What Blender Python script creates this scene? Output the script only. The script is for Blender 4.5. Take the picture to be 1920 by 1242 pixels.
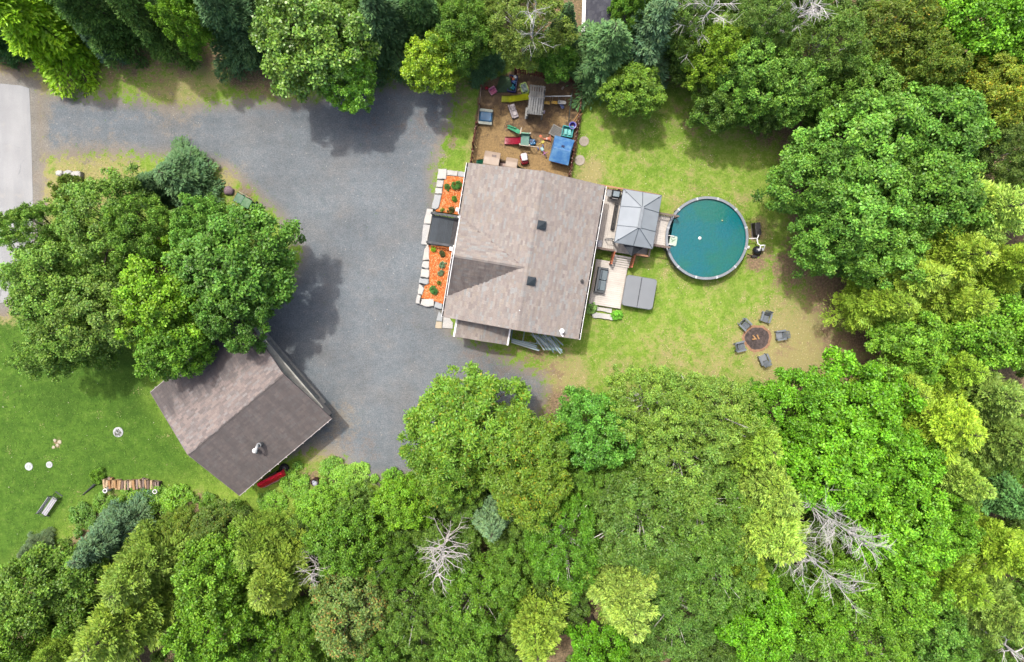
import bpy, math, random
import numpy as np
from mathutils import Vector, Matrix
for o in list(bpy.data.objects): bpy.data.objects.remove(o)
sc = bpy.context.scene
COL = sc.collection
R = math.radians
# ------------------------------------------------------------------ camera, sky, sun, exposure
CAM_H = 50.0; FOC = 1300.0; TILT = math.atan(61 / 1300)
cd = bpy.data.cameras.new('camera'); cam = bpy.data.objects.new('camera', cd); COL.objects.link(cam)
cam.location = (0, 0, CAM_H); cam.rotation_euler = (-TILT, 0, 0)
cd.sensor_width = 36; cd.lens = FOC / 1920 * 36; cd.clip_start = 0.5; cd.clip_end = 6000
sc.camera = cam
SUN_EL = R(66); SH = Vector((0.5, -0.866))          # direction in which shadows fall on the ground
world = bpy.data.worlds.new('World'); sc.world = world; world.use_nodes = True
wn = world.node_tree; bg = wn.nodes['Background']
sky = wn.nodes.new('ShaderNodeTexSky'); sky.sky_type = 'NISHITA'; sky.sun_disc = False
sky.sun_elevation = SUN_EL; sky.sun_rotation = math.atan2(-SH.x, -SH.y)
sky.air_density = 1.0; sky.dust_density = 7.0; sky.ozone_density = 1.0
wn.links.new(sky.outputs[0], bg.inputs[0]); bg.inputs[1].default_value = 0.15
ld = bpy.data.lights.new('sun', 'SUN'); ld.energy = 2.0; ld.angle = R(1.6); ld.color = (1, .965, .9)
lo = bpy.data.objects.new('sun', ld); COL.objects.link(lo); lo.location = (-20, 40, 80)
sd = Vector((SH.x * math.cos(SUN_EL), SH.y * math.cos(SUN_EL), -math.sin(SUN_EL)))
lo.rotation_euler = sd.to_track_quat('-Z', 'Y').to_euler()
sc.view_settings.view_transform = 'Standard'; sc.view_settings.look = 'None'
sc.view_settings.exposure = 1.5; sc.view_settings.gamma = 1; sc.view_settings.use_curve_mapping = False
sc.cycles.max_bounces = 6; sc.cycles.diffuse_bounces = 3; sc.cycles.glossy_bounces = 2
sc.cycles.transmission_bounces = 4; sc.cycles.transparent_max_bounces = 6
sc.cycles.caustics_reflective = False; sc.cycles.caustics_refractive = False
sc.cycles.use_denoising = True

def P(px, py, z=0.0):
    'a point of the place, at height z, from where it is seen in the photograph'
    f = Vector((0, -math.sin(TILT), -math.cos(TILT))); u = Vector((0, math.cos(TILT), -math.sin(TILT)))
    d = f * FOC + Vector((px - 960, 0, 0)) + u * (621 - py)
    return Vector((0, 0, CAM_H)) + d * ((z - CAM_H) / d.z)

# ------------------------------------------------------------------ mesh builder
class MB:
    def __init__(s): s.v = []; s.f = []; s.c = []
    def add(s, vs, fs, col=None):
        b = len(s.v); s.v += [tuple(v) for v in vs]; s.f += [tuple(i + b for i in f) for f in fs]
        s.c += [col or (1, 1, 1)] * len(vs); return s
    def box(s, x0, x1, y0, y1, z0, z1, col=None, M=None):
        vs = [Vector(p) for p in ((x0,y0,z0),(x1,y0,z0),(x1,y1,z0),(x0,y1,z0),(x0,y0,z1),(x1,y0,z1),(x1,y1,z1),(x0,y1,z1))]
        if M: vs = [M @ v for v in vs]
        return s.add(vs, [(0,3,2,1),(4,5,6,7),(0,1,5,4),(1,2,6,5),(2,3,7,6),(3,0,4,7)], col)
    def ob(s, c, size, rz=0, ry=0, rx=0, col=None):
        M = Matrix.Translation(c) @ Matrix.Rotation(R(rz),4,'Z') @ Matrix.Rotation(R(ry),4,'Y') @ Matrix.Rotation(R(rx),4,'X')
        a, b, d = size[0]/2, size[1]/2, size[2]/2
        return s.box(-a, a, -b, b, -d, d, col, M)
    def bar(s, p, q, w, h=None, col=None):
        'a rectangular bar from p to q'
        p, q = Vector(p), Vector(q); d = q - p; l = d.length
        M = Matrix.Translation(p) @ d.to_track_quat('X', 'Z').to_matrix().to_4x4(); h = h or w
        return s.box(0, l, -w/2, w/2, -h/2, h/2, col, M)
    def prism(s, poly, z0, z1, ch=0.0, col=None):
        n = len(poly); pts = [Vector((p[0], p[1])) for p in poly]
        ar = sum(pts[i].x*pts[(i+1)%n].y - pts[(i+1)%n].x*pts[i].y for i in range(n))
        if ar < 0: pts.reverse()
        c = sum(pts, Vector((0,0)))/n
        vs = [(p.x,p.y,z0) for p in pts]; fs = [tuple(range(n-1,-1,-1))]
        if ch:
            vs += [(p.x,p.y,z1-ch) for p in pts]
            for p in pts:
                d = (c-p); d = d.normalized()*min(ch*1.3, d.length*.4); q = p+d; vs.append((q.x,q.y,z1))
            rings = 3
        else:
            vs += [(p.x,p.y,z1) for p in pts]; rings = 2
        for r in range(rings-1):
            for i in range(n):
                j = (i+1)%n; fs.append((r*n+i, r*n+j, (r+1)*n+j, (r+1)*n+i))
        fs.append(tuple(range((rings-1)*n, rings*n)))
        return s.add(vs, fs, col)
    def tube(s, pts, r, n=6, col=None, cap=True):
        pts = [Vector(p) for p in pts]; m = len(pts)
        rr = r if isinstance(r, (list, tuple)) else [r]*m
        b0 = len(s.v); vs = []; fs = []
        ref = Vector((0,0,1))
        for i, p in enumerate(pts):
            d = (pts[min(i+1,m-1)]-pts[max(i-1,0)]).normalized()
            a = d.cross(ref if abs(d.dot(ref)) < .95 else Vector((1,0,0))).normalized(); b = d.cross(a)
            for k in range(n):
                t = 2*math.pi*k/n; vs.append(p+(a*math.cos(t)+b*math.sin(t))*rr[i])
        for i in range(m-1):
            for k in range(n):
                k2 = (k+1)%n; fs.append((i*n+k, i*n+k2, (i+1)*n+k2, (i+1)*n+k))
        if cap: fs += [tuple(range(n-1,-1,-1)), tuple(range((m-1)*n, m*n))]
        return s.add(vs, fs, col)
    def lathe(s, prof, n=16, c=(0,0,0), col=None, sx=1, sy=1, cap=True):
        m = len(prof); vs = []; fs = []
        for r, z in prof:
            for k in range(n):
                t = 2*math.pi*k/n; vs.append((c[0]+r*math.cos(t)*sx, c[1]+r*math.sin(t)*sy, c[2]+z))
        for i in range(m-1):
            for k in range(n):
                k2 = (k+1)%n; fs.append((i*n+k, i*n+k2, (i+1)*n+k2, (i+1)*n+k))
        if cap and prof[0][0] > 1e-6: fs.append(tuple(range(n-1,-1,-1)))
        if cap and prof[-1][0] > 1e-6: fs.append(tuple(range((m-1)*n, m*n)))
        return s.add(vs, fs, col)
    def ball(s, c, r, n=8, col=None, sz=1):
        return s.lathe([(max(r*math.sin(math.pi*i/n),0), -r*sz*math.cos(math.pi*i/n)) for i in range(n+1)], n*2, c, col)
    def quads(s, *qs, col=None):
        for q in qs: s.add(q, [tuple(range(len(q)))], col)
        return s
    def mesh(s, name, attr=False):
        me = bpy.data.meshes.new(name); me.from_pydata(s.v, [], s.f)
        if attr: setcol(me, np.array(s.c, dtype=np.float32))
        me.update(); return me

def setcol(me, c):
    a = me.attributes.new('col', 'FLOAT_COLOR', 'POINT')
    a.data.foreach_set('color', np.concatenate([c, np.ones((len(c),1))], 1).astype(np.float32).ravel())

def npmesh(name, V, Q, col=None):
    'mesh of quads from numpy arrays'
    me = bpy.data.meshes.new(name); nv, nq = len(V), len(Q); k = Q.shape[1]
    me.vertices.add(nv); me.vertices.foreach_set('co', V.astype(np.float32).ravel())
    me.loops.add(nq*k); me.loops.foreach_set('vertex_index', Q.astype(np.int32).ravel())
    me.polygons.add(nq); me.polygons.foreach_set('loop_start', np.arange(0, nq*k, k, dtype=np.int32))
    me.update(calc_edges=True)
    if col is not None: setcol(me, col)
    return me

def link(name, data, parent=None, mat=None, bevel=0, smooth=False):
    o = bpy.data.objects.new(name, data); COL.objects.link(o)
    if parent is not None: o.parent = parent
    if mat is not None and data is not None and len(data.materials) == 0: data.materials.append(mat)
    if smooth: data.polygons.foreach_set('use_smooth', [True]*len(data.polygons))
    if bevel:
        b = o.modifiers.new('bevel', 'BEVEL'); b.width = bevel; b.segments = 2; b.limit_method = 'ANGLE'
    return o
def tag(o, label=None, cat=None, group=None, kind=None):
    if label: o['label'] = label
    if cat: o['category'] = cat
    if group: o['group'] = group
    if kind: o['kind'] = kind
    return o
def part(name, mb, mat, parent, bevel=0, smooth=False, attr=False, kind=None, label=None):
    o = link(name, mb.mesh(name, attr), parent, mat, bevel, smooth)
    if kind: o['kind'] = kind
    if label: o['label'] = label
    return o
def solo(name, mb, mat, label, cat, loc=(0,0,0), rz=0, group=None, bevel=0, smooth=False):
    o = part(name, mb, mat, None, bevel, smooth); o.location = loc; o.rotation_euler[2] = R(rz)
    return tag(o, label, cat, group)
def thing(name, label, cat, loc, rz=0, group=None):
    o = bpy.data.objects.new(name, None); COL.objects.link(o); o.empty_display_size = .2
    o.location = loc; o.rotation_euler = (0, 0, R(rz)); return tag(o, label, cat, group)
def copy_tree(o, parent=None):
    c = o.copy(); COL.objects.link(c); c.parent = parent
    for ch in o.children: copy_tree(ch, c)
    return c

# ------------------------------------------------------------------ materials
def lin(c): 
    c = np.array(c, float)/255; return np.where(c <= .04045, c/12.92, ((c+.055)/1.055)**2.4)
def A(c, k=1.0):
    'real base colour of a surface that shows the given colour in full sun'
    v = np.minimum(lin(c)/3.4*k, .82); return (float(v[0]), float(v[1]), float(v[2]), 1)
class NT:
    def __init__(s, name):
        s.m = bpy.data.materials.new(name); s.m.use_nodes = True; s.t = s.m.node_tree
        s.b = s.t.nodes['Principled BSDF']; s.out = s.t.nodes['Material Output']
    def n(s, typ, **kw):
        nd = s.t.nodes.new('ShaderNode'+typ)
        for k, v in kw.items(): setattr(nd, k, v)
        return nd
    def put(s, sock, v):
        if v is None: return
        if isinstance(v, bpy.types.NodeSocket): s.t.links.new(v, sock)
        elif isinstance(v, (tuple, list)) and len(v) == 3 and sock.type == 'RGBA': sock.default_value = (*v, 1)
        elif isinstance(v, (tuple, list)) and sock.type == 'VECTOR': sock.default_value = v[:3]
        else: sock.default_value = v
    def co(s, kind='Object'): return s.n('TexCoord').outputs[kind]
    def noise(s, vec, scale, detail=3, rough=.55, dist=0):
        nd = s.n('TexNoise'); s.put(nd.inputs['Vector'], vec); nd.inputs['Scale'].default_value = scale
        nd.inputs['Detail'].default_value = detail; nd.inputs['Roughness'].default_value = rough; nd.inputs['Distortion'].default_value = dist
        return nd.outputs['Fac']
    def math(s, op, a, b=None, c=None):
        nd = s.n('Math', operation=op); s.put(nd.inputs[0], a); s.put(nd.inputs[1], b)
        if c is not None: s.put(nd.inputs[2], c)
        return nd.outputs[0]
    def ramp(s, v, lo, hi, a=0.0, b=1.0, smooth=True):
        nd = s.n('MapRange'); nd.interpolation_type = 'SMOOTHSTEP' if smooth else 'LINEAR'
        for i, x in enumerate((v, lo, hi, a, b)): s.put(nd.inputs[i], x)
        return nd.outputs[0]
    def mix(s, f, a, b, mode='MIX'):
        nd = s.n('Mix', data_type='RGBA', blend_type=mode); s.put(nd.inputs[0], f); s.put(nd.inputs[6], a); s.put(nd.inputs[7], b)
        return nd.outputs[2]
    def attr(s, name, fac=True):
        nd = s.n('Attribute', attribute_name=name); return nd.outputs['Fac' if fac else 'Color']
    def scale(s, col, f):
        nd = s.n('VectorMath', operation='SCALE'); s.put(nd.inputs[0], col); s.put(nd.inputs['Scale'], f); return nd.outputs[0]
    def bump(s, h, strength=.4, dist=.02):
        nd = s.n('Bump'); nd.inputs['Strength'].default_value = strength; nd.inputs['Distance'].default_value = dist
        s.put(nd.inputs['Height'], h); s.put(s.b.inputs['Normal'], nd.outputs[0])
    def fin(s, col, rough=.8, spec=.3, metal=0):
        s.put(s.b.inputs['Base Color'], col); s.put(s.b.inputs['Roughness'], rough)
        s.b.inputs['Specular IOR Level'].default_value = spec; s.b.inputs['Metallic'].default_value = metal
        return s.m
_MC = {}
def M(rgb, rough=.6, k=1.0, var=.18, sc_=3.0, fine=25.0, spec=.3, rnd=.0, metal=0, bump=0):
    'plain painted, moulded or weathered surface: colour with wear, dirt and fine grain'
    key = (rgb, rough, k, var, sc_, fine, spec, rnd, metal, bump)
    if key in _MC: return _MC[key]
    t = NT('surface_%d_%d_%d' % rgb); v = t.co()
    f = t.math('ADD', t.ramp(t.noise(v, sc_, 5), .3, .7, 1-var, 1+var*.6), t.ramp(t.noise(v, fine, 3), .25, .75, -var*.5, var*.5))
    if rnd:
        f = t.math('MULTIPLY', f, t.ramp(t.n('ObjectInfo').outputs['Random'], 0, 1, 1-rnd, 1+rnd, False))
    if bump: t.bump(t.noise(v, fine, 4), bump, .02)
    r_ = t.ramp(t.noise(v, sc_*2, 3), .3, .7, max(rough-.1, .05), min(rough+.12, 1))
    _MC[key] = t.fin(t.scale(A(rgb, k), f), r_, spec, metal); return _MC[key]
def M_attr(name, rough=.85, var=.2, fine=30.0, spec=.2, stain=None):
    t = NT(name); v = t.co()
    f = t.ramp(t.noise(v, fine, 4), .25, .75, 1-var, 1+var)
    c = t.scale(t.attr('col', False), f)
    if stain: c = stain(t, c, v)
    t.bump(t.noise(v, fine*2, 3), .35, .01)
    return t.fin(c, rough, spec)
def wood(rgb, k=1.0, rnd=.1, grain=(2, 40, 40), var=.2, rough=.75):
    t = NT('wood_%d_%d_%d' % rgb); v = t.co(); mp = t.n('Mapping'); mp.inputs['Scale'].default_value = grain
    t.put(mp.inputs[0], v); g = t.noise(mp.outputs[0], 1.0, 5, .6, .4); b = t.noise(v, 1.7, 4)
    f = t.math('ADD', t.ramp(g, .25, .75, 1-var, 1+var*.7), t.ramp(b, .3, .7, -var*.6, var*.4))
    f = t.math('MULTIPLY', f, t.ramp(t.n('ObjectInfo').outputs['Random'], 0, 1, 1-rnd, 1+rnd, False))
    t.bump(g, .3, .005); return t.fin(t.scale(A(rgb, k), f), rough, .25)

# ------------------------------------------------------------------ the ground and what lies flat on it
def poly_px(pts, z=0): return np.array([[P(x, y, z).x, P(x, y, z).y] for x, y in pts])
def sdist(X, Y, poly):
    'signed distance to a polygon, positive inside'
    d = np.full(X.shape, 1e9); ins = np.zeros(X.shape, bool); n = len(poly)
    for i in range(n):
        a, b = poly[i], poly[(i+1) % n]; e = b-a; w0 = X-a[0]; w1 = Y-a[1]
        t = np.clip((w0*e[0]+w1*e[1])/(e@e+1e-12), 0, 1)
        d = np.minimum(d, np.hypot(w0-e[0]*t, w1-e[1]*t))
        c = ((a[1] > Y) != (b[1] > Y)) & (X < (b[0]-a[0])*(Y-a[1])/(b[1]-a[1]+1e-12)+a[0]); ins ^= c
    return np.where(ins, d, -d)
DRIVE = poly_px([(58,166),(130,172),(250,182),(330,190),(420,188),(500,180),(560,182),(600,175),(660,160),(760,150),(842,158),(856,190),(850,225),
  (842,255),(826,300),(818,322),(824,400),(840,480),(835,560),(848,615),(905,640),(960,672),(1000,690),(1035,705),(1030,760),(1000,810),(880,880),(740,905),(690,905),(640,870),(590,850),(560,856),
  (500,860),(430,700),(440,600),(540,520),(556,470),(520,410),(490,385),(455,352),(410,318),(350,300),(250,296),(180,297),(100,300),(58,302)])
ROAD = poly_px([(-400,140),(-40,152),(0,157),(40,161),(55,166),(58,230),(60,300),(62,380),(60,470),(45,530),(5,568),(-60,575),(-400,590)])
YARD = poly_px([(903,160),(966,134),(1094,155),(1085,235),(1068,335),(1000,345),(884,330),(890,255)])
LAWN_L = poly_px([(-400,560),(20,560),(120,620),(330,640),(300,740),(440,900),(300,930),(180,950),(60,1060),(-400,1300)])
LAWN_R = poly_px([(1080,170),(1230,160),(1440,200),(1460,330),(1480,470),(1560,560),(1640,650),(1560,690),(1400,720),(1240,740),(1080,760),(1030,740),(1000,690),(1040,600),(1090,340)])
def blobs(X, Y, L):
    o = np.zeros(X.shape)
    for px, py, r, s in L:
        p = P(px, py); rr = r/26.0; o = np.maximum(o, s*np.exp(-(((X-p.x)**2+(Y-p.y)**2)/rr**2)**1.2))
    return o
DRY = [(1110,325,34,.95),(1270,385,30,.6),(1390,372,36,.5),(1425,430,30,.8),(1425,485,30,.7),(1255,500,45,.45),(1330,532,70,.35),(1400,640,75,.6),(1490,655,120,.98),
  (1560,600,70,.65),(1535,520,50,.55),(1600,665,70,.9),(1250,665,90,.5),(1330,692,90,.55),(1160,695,60,.5),(1060,705,55,.9),(395,135,45,.8),(330,176,70,.75),(200,160,90,.3),
  (130,310,60,.75),(200,335,80,.8),(95,140,50,.8),(80,350,40,1.0),(75,410,25,1.),(1200,205,40,.3),(1190,300,60,.35),(640,790,45,.6),(610,850,50,.7),(1300,350,60,.4),
  (925,240,40,.9),(910,280,40,.95),(960,290,50,.8),(1010,310,50,.85),(1040,320,40,.8),(1050,225,25,.7),(830,280,30,.4),(580,850,30,.6),(430,330,30,.9)]
DIRT = [(160,110,60,.5),(210,130,60,.55),(300,120,50,.6),(140,150,30,.4),(845,260,25,.5),(835,190,30,.5),(640,830,40,.55),(690,840,30,.5),(1560,640,50,.6),(1500,640,30,.35),(1500,470,40,.5),(1490,500,60,.75),(1560,545,70,.85),(1625,625,55,.95),(1050,765,45,.95),(1060,800,45,.9),(1440,225,60,.75),(1300,225,50,.45),(1418,490,24,.9),(1412,440,16,.85),
  (240,85,90,.75),(320,70,80,.8),(110,95,45,.7),(470,130,60,.85),(520,150,60,.8),(400,90,50,.7),(865,205,25,.45),(860,170,30,.55),(1540,640,40,.45),(1130,230,20,.3),(60,330,25,.6),(70,390,25,.7),(30,110,50,.8),(107,830,9,.9),
  (460,370,30,.8),(205,940,22,.8),(585,895,30,.6),(700,215,70,.35),(790,235,50,.45),(1040,700,40,.5),(890,672,40,.5),(940,690,50,.5),(640,770,25,.4),(545,690,22,.35),(1000,660,60,.55),(1470,655,30,.5),(1415,665,20,.4)]
def terr(X, Y):
    far = np.ones(X.shape)
    gv = sdist(X, Y, DRIVE); yd = sdist(X, Y, YARD); rd = sdist(X, Y, ROAD); ll = sdist(X, Y, LAWN_L); lr = sdist(X, Y, LAWN_R)
    sm = lambda d, a, b: np.clip((d-a)/(b-a), 0, 1)
    gravel = np.maximum(sm(gv, -1.0, 1.3), sm(rd, -1.6, -.2))
    lush = sm(ll, -1.0, 2.0)
    dry = np.maximum(blobs(X, Y, DRY), .28*sm(lr, -.5, 1.5)); dry = np.maximum(dry, sm(rd, -2.2, -.8)*.9)
    dirt = blobs(X, Y, DIRT)
    lawn = np.maximum.reduce([sm(ll, -1.5, .5), sm(lr, -1.2, .6), sm(gv, -6.5, -4.5), sm(rd, -6, -4), sm(yd, -2, -.5)])
    dirt = np.maximum(dirt, (1-lawn)*.95)
    soil = sm(yd, -.5, .25)
    return dict(gravel=gravel, lush=lush, dry=dry, dirt=dirt, soil=soil)
def grid(xs, ys, z, keep=None):
    X, Y = np.meshgrid(xs, ys, indexing='ij'); nx, ny = X.shape
    V = np.stack([X.ravel(), Y.ravel(), np.full(X.size, z)], 1); I = np.arange(nx*ny).reshape(nx, ny)
    Q = np.stack([I[:-1,:-1], I[1:,:-1], I[1:,1:], I[:-1,1:]], -1).reshape(-1, 4)
    if keep is not None:
        k = keep(X[:-1,:-1]+np.diff(X, axis=0)[:, :-1]/2, Y[:-1,:-1]+np.diff(Y, axis=1)[:-1]/2).ravel(); Q = Q[k]
        u, inv = np.unique(Q, return_inverse=True); V = V[u]; Q = inv.reshape(-1, 4)
    return V, Q
def terrain_material():
    t = NT('terrain'); v = t.co()
    big = t.noise(v, .35, 5, .6); mid = t.noise(v, 1.6, 5, .65); sml = t.noise(v, 7, 4, .65); fin_ = t.noise(v, 26, 3, .7); dots = t.noise(v, 60, 2, .7)
    jit = t.ramp(t.math('ADD', t.math('MULTIPLY', mid, .6), t.math('MULTIPLY', sml, .4)), .33, .67, 0, 1, False)
    def thr(a, soft=.13, amp=.95):
        x = t.math('MULTIPLY_ADD', t.math('SUBTRACT', jit, .5), amp, t.attr(a)); return t.ramp(x, .5-soft, .5+soft)
    fine = t.math('MULTIPLY', t.ramp(sml, .25, .75, .8, 1.2), t.ramp(fin_, .2, .8, .68, 1.32))
    g1 = t.mix(t.ramp(mid, .35, .65), A((142,182,64)), A((176,204,92)))
    g2 = t.mix(t.ramp(mid, .35, .65), A((86,128,42)), A((110,152,54)))
    g = t.mix(t.attr('lush'), g1, g2)
    g = t.mix(t.ramp(big, .45, .66, 0, .6), g, t.mix(t.attr('lush'), A((124,168,54)), A((74,112,38))))
    dry = t.mix(t.ramp(sml, .35, .65), A((212,200,146)), A((186,170,116)))
    c = t.mix(t.math('MULTIPLY', thr('dry', .3), .85), g, dry)
    dirt = t.mix(t.ramp(sml, .3, .7), A((142,120,102)), A((186,156,128)))
    c = t.mix(t.math('MULTIPLY', thr('dirt', .22), .92), c, dirt)
    soil = t.mix(t.ramp(mid, .35, .65), A((128,108,88)), A((156,130,98)))
    soil = t.mix(t.math('MULTIPLY', thr('dry', .25), .8), soil, A((190,160,112)))
    c = t.mix(thr('soil', .1, .35), c, soil)
    gr = t.mix(t.ramp(mid, .3, .7), A((135,145,152)), A((148,155,161)))
    gr = t.mix(t.ramp(big, .42, .72, 0, .35), gr, A((158,153,147)))
    gr = t.mix(t.math('MULTIPLY', thr('dirt', .3), .6), gr, A((150,134,122)))
    gr = t.mix(t.math('MULTIPLY', thr('dry', .3), .6), gr, A((176,166,148)))
    mpt = t.n('Mapping'); mpt.inputs['Scale'].default_value = (.12, 1.1, 1); mpt.inputs['Rotation'].default_value = (0, 0, .1); t.put(mpt.inputs[0], v)
    gr = t.scale(gr, t.ramp(t.noise(mpt.outputs[0], .9, 4, .55), .35, .65, .97, 1.03))
    gr = t.scale(gr, t.math('MULTIPLY', t.ramp(dots, .25, .75, .6, 1.4), t.math('MULTIPLY', t.ramp(t.noise(v, 10, 5, .85), .3, .7, .7, 1.3), t.ramp(t.noise(v, 3, 5, .8), .3, .7, .92, 1.08))))
    gr = t.mix(t.ramp(t.noise(v, 17, 2, .6), .74, .8), gr, A((225,222,214)))
    gr = t.mix(t.math('MULTIPLY', t.ramp(t.attr('gravel'), .5, 1.0, .7, 0), t.ramp(sml, .3, .6, .4, 1)), gr, A((172,158,140)))
    gr = t.scale(gr, t.ramp(t.noise(v, .22, 4, .6), .35, .65, .92, 1.1))
    c = t.mix(thr('gravel', .16, 1.0), t.scale(c, fine), gr)
    t.bump(t.math('ADD', t.math('MULTIPLY', fin_, .6), t.math('MULTIPLY', dots, .4)), .55, .04)
    return t.fin(c, .95, .12)
MT = terrain_material()
def terrain(name, xs, ys, z, keep=None):
    V, Q = grid(xs, ys, z, keep); me = npmesh(name, V, Q)
    for k, a in terr(V[:,0], V[:,1]).items():
        at = me.attributes.new(k, 'FLOAT', 'POINT'); at.data.foreach_set('value', a.astype(np.float32))
    return tag(link(name, me, None, MT), kind='structure')
XS = np.concatenate([[-2500,-700,-250,-120,-70], np.arange(-46, 46.01, .25), [70,120,250,700,2500]])
YS = np.concatenate([[-2500,-700,-250,-120,-60], np.arange(-34, 34.01, .25), [60,120,250,700,2500]])
terrain('ground', XS, YS, 0)
xs, ys = np.arange(-46, 46, .2), np.arange(-34, 34, .2)
terrain('gravel_driveway', xs, ys, .004, lambda X, Y: sdist(X, Y, DRIVE) > -.1)
terrain('play_yard_soil', xs, ys, .008, lambda X, Y: sdist(X, Y, YARD) > -.1)
def asphalt():
    t = NT('asphalt'); v = t.co(); mp = t.n('Mapping'); mp.inputs['Scale'].default_value = (1.5, .2, 1); t.put(mp.inputs[0], v)
    s = t.noise(mp.outputs[0], 1, 4); f = t.math('MULTIPLY', t.ramp(t.noise(v, 45, 3, .7), .2, .8, .82, 1.16), t.ramp(t.noise(v, .5, 5), .3, .7, .93, 1.05))
    c = t.mix(t.ramp(s, .35, .65), A((192,194,196)), A((200,202,203))); t.bump(t.noise(v, 60, 2), .4, .02)
    vo = t.n('TexVoronoi', feature='DISTANCE_TO_EDGE'); vo.inputs['Scale'].default_value = .35; mv = t.n('VectorMath', operation='ADD'); t.put(mv.inputs[0], v)
    nz = t.n('TexNoise'); nz.inputs['Scale'].default_value = 1.2; nz.inputs['Detail'].default_value = 5; t.put(nz.inputs['Vector'], v); t.put(mv.inputs[1], nz.outputs['Color']); t.put(vo.inputs['Vector'], mv.outputs[0])
    c = t.scale(c, f); c = t.mix(t.math('MULTIPLY', t.ramp(vo.outputs['Distance'], .004, .02, 1, 0), t.ramp(t.noise(v, .4, 2), .45, .6, 0, .5)), c, A((120,122,124)))
    c = t.mix(t.ramp(t.noise(v, .9, 4), .6, .75, 0, .3), c, A((222,216,204))); return t.fin(c, .9, .2)
rp = [tuple(p) for p in ROAD]; mb = MB(); mb.prism(rp, -.02, .014)
road = part('asphalt_road', mb, asphalt(), None); tag(road, kind='structure')

# ------------------------------------------------------------------ roofs of shingles
rs = np.random.RandomState(7)
def shingles(mb, rnd, o, u, v, nrm, poly, pal, expo=.15, wid=(.22,.45)):
    'overlapping shingles on the plane o + a*u + b*v inside polygon (a,b)'
    pa = np.array(poly, float); a0, b0 = pa.min(0); a1, b1 = pa.max(0); nrm = Vector(nrm)
    b = b0
    while b < b1-.02:
        a = a0 - rnd.uniform(0, .3); bt = b + expo
        while a < a1:
            w = rnd.uniform(*wid); aa, bb = max(a, a0), min(a+w, a1)
            if bb-aa > .03:
                mid = np.array([(aa+bb)/2]), np.array([b+expo*.5])
                ok = sdist(mid[0], mid[1], pa)[0] > 0
                if ok:
                    c = pal[rnd.choice(len(pal))]; k = rnd.uniform(.92, 1.08); c = (c[0]*k, c[1]*k, c[2]*k)
                    th = .012 + rnd.uniform(0, .012)
                    g = lambda x, y, h: Vector(o)+Vector(u)*x+Vector(v)*y+nrm*h
                    p = [g(aa+.004,b,th), g(bb-.004,b,th), g(bb-.004,bt+.03,.004), g(aa+.004,bt+.03,.004), g(aa+.004,b,-.004), g(bb-.004,b,-.004)]
                    mb.add(p, [(0,1,2,3),(4,5,1,0),(4,0,3),(5,2,1)], c)
            a += w
        b += expo
def streaks(t, c, v):
    return c
PALH = [A(x)[:3] for x in ((178,168,162),(183,172,165),(175,168,163),(178,177,175),(181,170,160),(169,159,154),(187,179,172),(176,165,158))]
PALG = [A(x)[:3] for x in ((168,154,149),(160,148,144),(176,162,156),(152,144,142),(168,162,160),(148,138,136))]
MSH = M_attr('roof_shingle')
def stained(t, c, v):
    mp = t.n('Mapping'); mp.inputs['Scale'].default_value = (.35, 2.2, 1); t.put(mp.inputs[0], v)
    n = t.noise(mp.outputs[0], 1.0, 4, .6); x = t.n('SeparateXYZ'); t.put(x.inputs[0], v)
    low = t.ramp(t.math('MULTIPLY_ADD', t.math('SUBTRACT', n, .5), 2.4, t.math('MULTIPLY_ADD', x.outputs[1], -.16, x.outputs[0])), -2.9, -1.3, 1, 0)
    east_tone = t.ramp(t.math('MULTIPLY_ADD', t.math('SUBTRACT', n, .5), .5, x.outputs[0]), .40, .46)  # mask of the slope beyond the ridge, toned darker as a whole
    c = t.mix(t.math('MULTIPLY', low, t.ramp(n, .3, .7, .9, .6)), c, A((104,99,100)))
    return t.mix(t.math('MULTIPLY', east_tone, t.ramp(n, .3, .7, .85, .65)), c, A((102,97,96)))
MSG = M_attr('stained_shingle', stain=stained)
def darker_streaks(t, c, v):  # darker streaked tone over the whole south face of the cross gable
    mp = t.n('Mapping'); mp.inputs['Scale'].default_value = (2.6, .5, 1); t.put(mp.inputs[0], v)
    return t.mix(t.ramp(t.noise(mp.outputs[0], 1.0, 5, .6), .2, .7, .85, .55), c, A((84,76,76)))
MSA = M_attr('darker_streaked_shingle', stain=darker_streaks)
WHITE = M((250,250,250), .5, 1.6, .06)
def plane_frame(p, q, r):
    u = (Vector(q)-Vector(p)).normalized(); n = u.cross(Vector(r)-Vector(p)).normalized(); v = n.cross(u)
    return u, v, n
def slab(mb, pts, th=.1):
    p = [Vector(x) for x in pts]; n = (p[1]-p[0]).cross(p[2]-p[0]).normalized()
    if n.z < 0: p.reverse(); n = -n
    m = len(p); lo_ = [x-n*th for x in p]
    mb.add(p+lo_, [tuple(range(m)), tuple(range(2*m-1, m-1, -1))]+[(i, i+m, (i+1)%m+m, (i+1)%m) for i in range(m)])
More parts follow.
